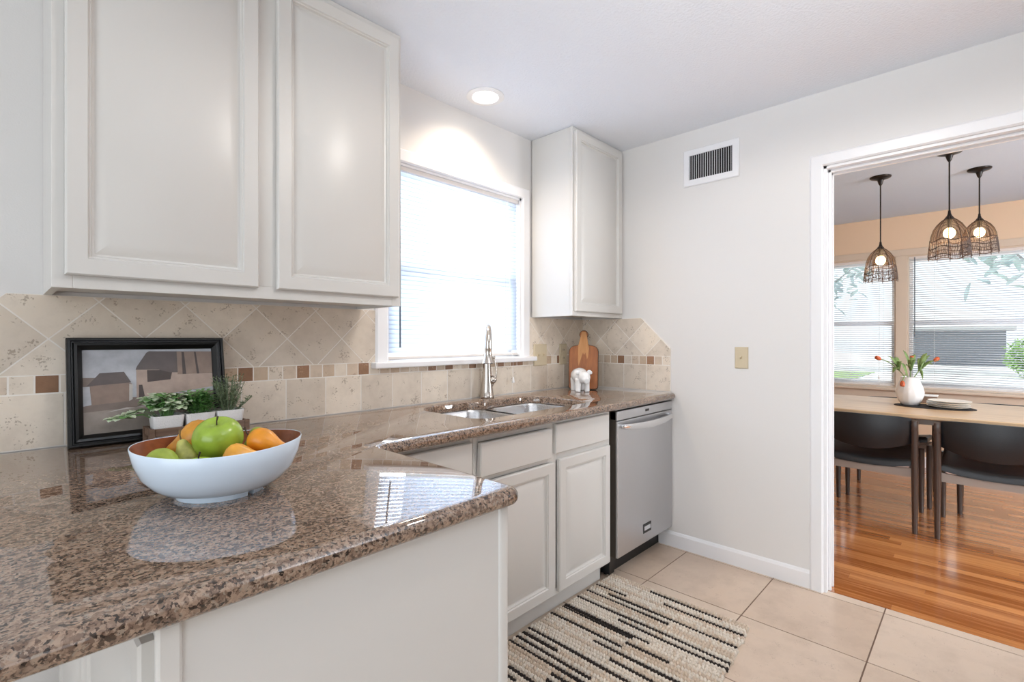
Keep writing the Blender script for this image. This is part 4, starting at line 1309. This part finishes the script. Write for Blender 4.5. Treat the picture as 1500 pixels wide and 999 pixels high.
tulip(at(1336, 528, dv_+.05), False, 'orange tulip standing upright in the middle of the vase', [(at(1323, 513, dv_+.04), .032), (at(1331, 527, dv_-.04), .036), (at(1342, 527, dv_), .022), (at(1340, 519, dv_+.06), .03), (at(1327, 536, dv_-.08), .034)], V((.05, 0, 1)))
tulip(at(1369, 528, dv_), False, 'orange tulip leaning out to the right of the vase', [(at(1358, 517, dv_), .03), (at(1363, 520, dv_+.04), .026), (at(1376, 529, dv_-.03), .03), (at(1366, 534, dv_+.02), .034), (at(1355, 531, dv_-.05), .03), (at(1352, 556, dv_-.02), .02), (at(1346, 525, dv_+.05), .02)], Rv*.8+V((0, 0, .5)))
tulip(at(1322, 559, dv_-.13), True, 'drooping orange tulip hanging over the front of the vase', [(at(1319, 532, dv_-.03), .03)], V((-.3, 0, -1)))
pc_ = V((1.835, -1.815, ztp+.0065))
pl0 = None
for i in range(4):
    p = (pc_.x+(.0, .006, -.004, .003)[i], pc_.y+(0, .004, .003, -.004)[i], pc_.z+i*.0125)
    lab = ['bottom cream plate of the stack beside the vase', 'second cream plate from the bottom of the stack beside the vase', 'second cream plate from the top of the stack beside the vase', 'top cream plate of the stack beside the vase'][i]
    if pl0 is None:
        bm = bm_new(); lathe(bm, [(.075, 0), (.08, .0005), (.116, .0095), (.119, .0115), (.117, .0125), (.110, .0115), (.078, .0035), (.0, .003)], (0, 0, 0), 48, capb=False)
        pl0 = obj('plate', bm, M['plate'], None, 50); pl0.location = p; q = pl0
    else:
        q = pl0.copy(); C.objects.link(q); q.location = p
    tag(q, lab, 'plate', 'plates stacked on the table')
wb_ = thing('wooden_box', 'small brown wooden box with a white lid behind the plates', 'box', (2.14, -1.625, ztp))
bm = bm_new(); box(bm, 2.09, 2.17, -1.74, -1.59, ztp+.0005, ztp+.052, .002); obj('box_body', bm, M['brownbox'], wb_)
bm = bm_new(); box(bm, 2.085, 2.175, -1.745, -1.585, ztp+.0525, ztp+.062, .002); obj('lid', bm, M['white'], wb_)

# ------------------------------------------------------------------ pendants
def pendant(loc, z_top, z_bot, rad, label):
    x, y = loc
    t = thing('pendant_light', label, 'pendant light', (x, y, z_bot), 0, 'woven pendant lights over the table')
    bm = bm_new(); lathe(bm, [(.066, H-.0005), (.066, H-.006), (.061, H-.012), (.042, H-.018), (.02, H-.026), (.012, H-.055), (.006, H-.065)], (x, y, 0), 28)
    obj('ceiling_canopy', bm, M['bronze'], t, 40)
    bm = bm_new(); tube(bm, [(x, y, H-.06), (x, y, z_top-.002)], .0042, 8)
    obj('rod', bm, M['bronze'], t, 60)
    hh = z_top-z_bot
    pr = [(.008, 0), (.010, .06), (.016, .12), (.030, .18), (.050, .225), (.075, .30), (.096, .40), (.109, .52), (.117, .66), (.123, .82), (.128, 1.0)]
    sc_ = rad/.128
    pr = [(r*sc_, z_top-f*hh) for r, f in pr]
    bm = bm_new(); lathe(bm, [(pr[0][0]*.6, z_top)]+pr[:4]+[(pr[3][0]*.7, pr[3][1]-.002)], (x, y, 0), 20)
    obj('cap', bm, M['bronze'], t, 40)
    def rad_at(z):
        for i in range(len(pr)-1):
            if pr[i][1] >= z >= pr[i+1][1]:
                f = (pr[i][1]-z)/(pr[i][1]-pr[i+1][1]+1e-9); return pr[i][0]+(pr[i+1][0]-pr[i][0])*f
        return pr[-1][0]
    bm = bm_new()
    rg_ = random.Random(int(x*1000))
    nm = 10
    for k in range(nm):
        an = 2*PI*k/nm
        tube(bm, [(x+r*math.cos(an), y+r*math.sin(an), z) for r, z in pr[2:]]+[(x+pr[-1][0]*math.cos(an), y+pr[-1][0]*math.sin(an), z_bot-.012)], .0021, 4)
    # horizontal strands, closely wound
    z = z_top-.20*hh
    while z > z_bot+.35*hh:
        r = rad_at(z)
        tube(bm, [(x+r*math.cos(q), y+r*math.sin(q), z+.0012*math.sin(5*q)) for q in [2*PI*i/28 for i in range(28)]], .0013, 3, closed=True)
        z -= .0045
    # zigzag weave bands in the lower third
    for f0, f1 in ((.64, .80), (.80, .97)):
        za, zb_ = z_top-f0*hh, z_top-f1*hh
        for zq in (za, zb_):
            r = rad_at(zq)
            tube(bm, [(x+r*math.cos(q), y+r*math.sin(q), zq+.008*math.sin(5*q)) for q in [2*PI*i/40 for i in range(40)]], .0024, 4, closed=True)
        for i in range(84):
            q = 2*PI*i/84+rg_.uniform(-.02, .02); q2 = q+rg_.uniform(.02, .10)
            ra, rb = rad_at(za), rad_at(zb_)
            tube(bm, [(x+ra*math.cos(q), y+ra*math.sin(q), za+.008*math.sin(5*q)), (x+rb*math.cos(q2), y+rb*math.sin(q2), zb_+.008*math.sin(5*q2))], .0013, 3)
    r = rad_at(z_bot+.004)
    tube(bm, [(x+r*math.cos(q), y+r*math.sin(q), z_bot+.003) for q in [2*PI*i/32 for i in range(32)]], .0016, 4, closed=True)
    obj('lamp_shade', bm, M['wire'], t, 60)
    bm = bm_new(); ellip(bm, (x, y, z_top-.48*hh), (.031, .031, .036), 16, 12)
    obj('bulb', bm, M['bulb'], t, 60)
    bm = bm_new(); tube(bm, [(x, y, z_top-.37*hh), (x, y, z_top-.15*hh)], .013, 10)
    obj('socket', bm, M['bronze'], t, 60)
    L_ = bpy.data.lights.new('pendant_glow', 'POINT'); L_.energy = 3; L_.color = (1, .72, .42); L_.shadow_soft_size = .03
    lo = bpy.data.objects.new('pendant_glow', L_); C.objects.link(lo); lo.location = (x, y, z_top-.62*hh)
pendant((1.758, -1.439), 1.95, 1.662, .104, 'woven dark wire pendant light hanging lowest, left of the other two')
pendant((1.452, -1.832), 2.055, 1.752, .108, 'woven dark wire pendant light in the middle, its canopy nearest the doorway header')
pendant((2.023, -1.971), 2.115, 1.84, .103, 'woven dark wire pendant light hanging highest, at the right')

# ------------------------------------------------------------------ outside
bm = bm_new(); box(bm, XD+.3, 60, -40, 40, -.40, -.35)
struct(obj('ground_driveway', bm, M['conc']), 'pale concrete driveway outside the dining windows', 'driveway')
bm = bm_new(); box(bm, 14, 25.5, 1.6, 30, -.349, -.33)
tag(obj('lawn_grass', bm, M['lawn']), 'strip of mown green lawn seen through the narrower dining window', 'lawn', kind='stuff')
gh = thing('garage_building', 'grey garage with a pale roof across the driveway', 'garage', (38, -1, -.35))
bm = bm_new(); box(bm, 36, 42, -3.0, 1.15, -.3495, 1.72); obj('garage_wall', bm, M['grey'], gh)
bm = bm_new(); prism(bm, [(35.6, 1.72), (42.4, 1.72), (42.4, 1.9), (39, 3.0), (35.6, 1.9)], lambda u, v, d: (u, d, v), -3.4, 1.5); obj('roof', bm, M['roof'], gh)
def blob_tree(name, label, cat, loc, rad, hgt, n, ls, mat, seed, trunk=True, group=None):
    t = thing(name, label, cat, loc, 0, group); rr2 = random.Random(seed)
    x, y, z = loc
    if trunk:
        bm = bm_new(); tube(bm, [(x, y, z), (x, y+.1, z+hgt*.35), (x, y, z+hgt*.8)], [.16, .12, .05], 8)
        for k in range(7):
            an = k*2.4; tube(bm, [(x, y, z+hgt*(.3+.06*k)), (x+rad*.7*math.cos(an), y+rad*.7*math.sin(an), z+hgt*(.5+.06*k))], [.06, .02], 6)
        obj('trunk', bm, M['bark'], t, 50)
    bm = bm_new()
    for i in range(n):
        while True:
            p = V((rr2.uniform(-1, 1), rr2.uniform(-1, 1), rr2.uniform(-1, 1)))
            if p.length < 1: break
        c = V((x+p.x*rad, y+p.y*rad, z+(hgt*.66+p.z*hgt*.34 if trunk else hgt*.5+p.z*hgt*.5)))
        d = V((rr2.uniform(-1, 1), rr2.uniform(-1, 1), rr2.uniform(-.6, .6)))
        leaf(bm, c, d, ls, ls*.5, curl=.2)
    obj('foliage', bm, mat, t, 60)
blob_tree('garden_bush', 'rounded green bush right of the garage', 'bush', (26, -3.95, -.35), 1.3, 1.75, 2600, .22, M['bushleaf'], 3, False)
blob_tree('garden_tree', 'leafy tree with haze-paled leaves seen through the upper sash of the wide dining window', 'tree', (22, -3.9, -.35), 3.4, 9.0, 420, .62, M['treeleaf'], 4)
blob_tree('garden_tree', 'leafy tree with haze-paled leaves at the left, behind the narrower dining window', 'tree', (30, 5.2, -.35), 3.0, 9.0, 420, .62, M['treeleaf'], 5)

# ------------------------------------------------------------------ light
def area(name, loc, rot, sx, sy, e, col=(1, 1, 1)):
    L_ = bpy.data.lights.new(name, 'AREA'); L_.shape = 'RECTANGLE'; L_.size = sx; L_.size_y = sy; L_.energy = e; L_.color = col
    o = bpy.data.objects.new(name, L_); C.objects.link(o); o.location = loc; o.rotation_euler = rot
    return o
area('daylight_kitchen_window', (-1.08, 2.2, 2.0), (-PI/2, 0, 0), 2.6, 2.6, 470, (.92, .96, 1))
area('daylight_west_windows', (-5.25, -2.4, 1.25), (PI/2, 0, -PI/2), 3.0, 2.0, 52, (.86, .94, 1))
area('dining_fill_light', (.9, -4.85, 1.45), (PI/2-.4, -.0, 0), 1.3, 1.4, 115, (.9, .95, 1))  # added lamp out of view, brightens the dining room
S_ = bpy.data.lights.new('sun', 'SUN'); S_.energy = 3.2; S_.angle = .03; S_.color = (1, .97, .92)
so = bpy.data.objects.new('sun', S_); C.objects.link(so); so.rotation_euler = V((-.25, -1, -1.15)).to_track_quat('-Z', 'Y').to_euler()
def spot(name, loc, e, ang, col, soft=.05, blend=.6):
    L_ = bpy.data.lights.new(name, 'SPOT'); L_.energy = e; L_.spot_size = math.radians(ang); L_.spot_blend = blend; L_.color = col; L_.shadow_soft_size = soft
    o = bpy.data.objects.new(name, L_); C.objects.link(o); o.location = loc
    return o
spot('recessed_lamp', (-1.102, -.200, H-.03), 34, 150, (1, .83, .66), .09, 1)
spot('recessed_lamp', (-1.36, -1.62, H-.03), 32, 176, (1, .93, .86), .075, .25)
spot('ceiling_bounce_fill', (-2.2, -2.9, 1.6), 150, 100, (.94, .97, 1), .12, .6).rotation_euler = V((.35, .55, 1.0)).to_track_quat('-Z', 'Y').to_euler()  # added lamp behind the camera, brightens the room off the ceiling
wd = bpy.data.worlds.new('world'); sc.world = wd; wd.use_nodes = True
bg = wd.node_tree.nodes['Background']; bg.inputs[0].default_value = (.90, .95, 1, 1); bg.inputs[1].default_value = 1.25

# ------------------------------------------------------------------ view
sc.view_settings.view_transform = 'Standard'; sc.view_settings.look = 'None'
sc.view_settings.exposure = .07; sc.view_settings.gamma = 1; sc.view_settings.use_curve_mapping = False
sc.cycles.use_denoising = True
sc.cycles.max_bounces = 10; sc.cycles.diffuse_bounces = 6; sc.cycles.glossy_bounces = 4; sc.cycles.transmission_bounces = 6; sc.cycles.transparent_max_bounces = 12
sc.cycles.sample_clamp_indirect = 6
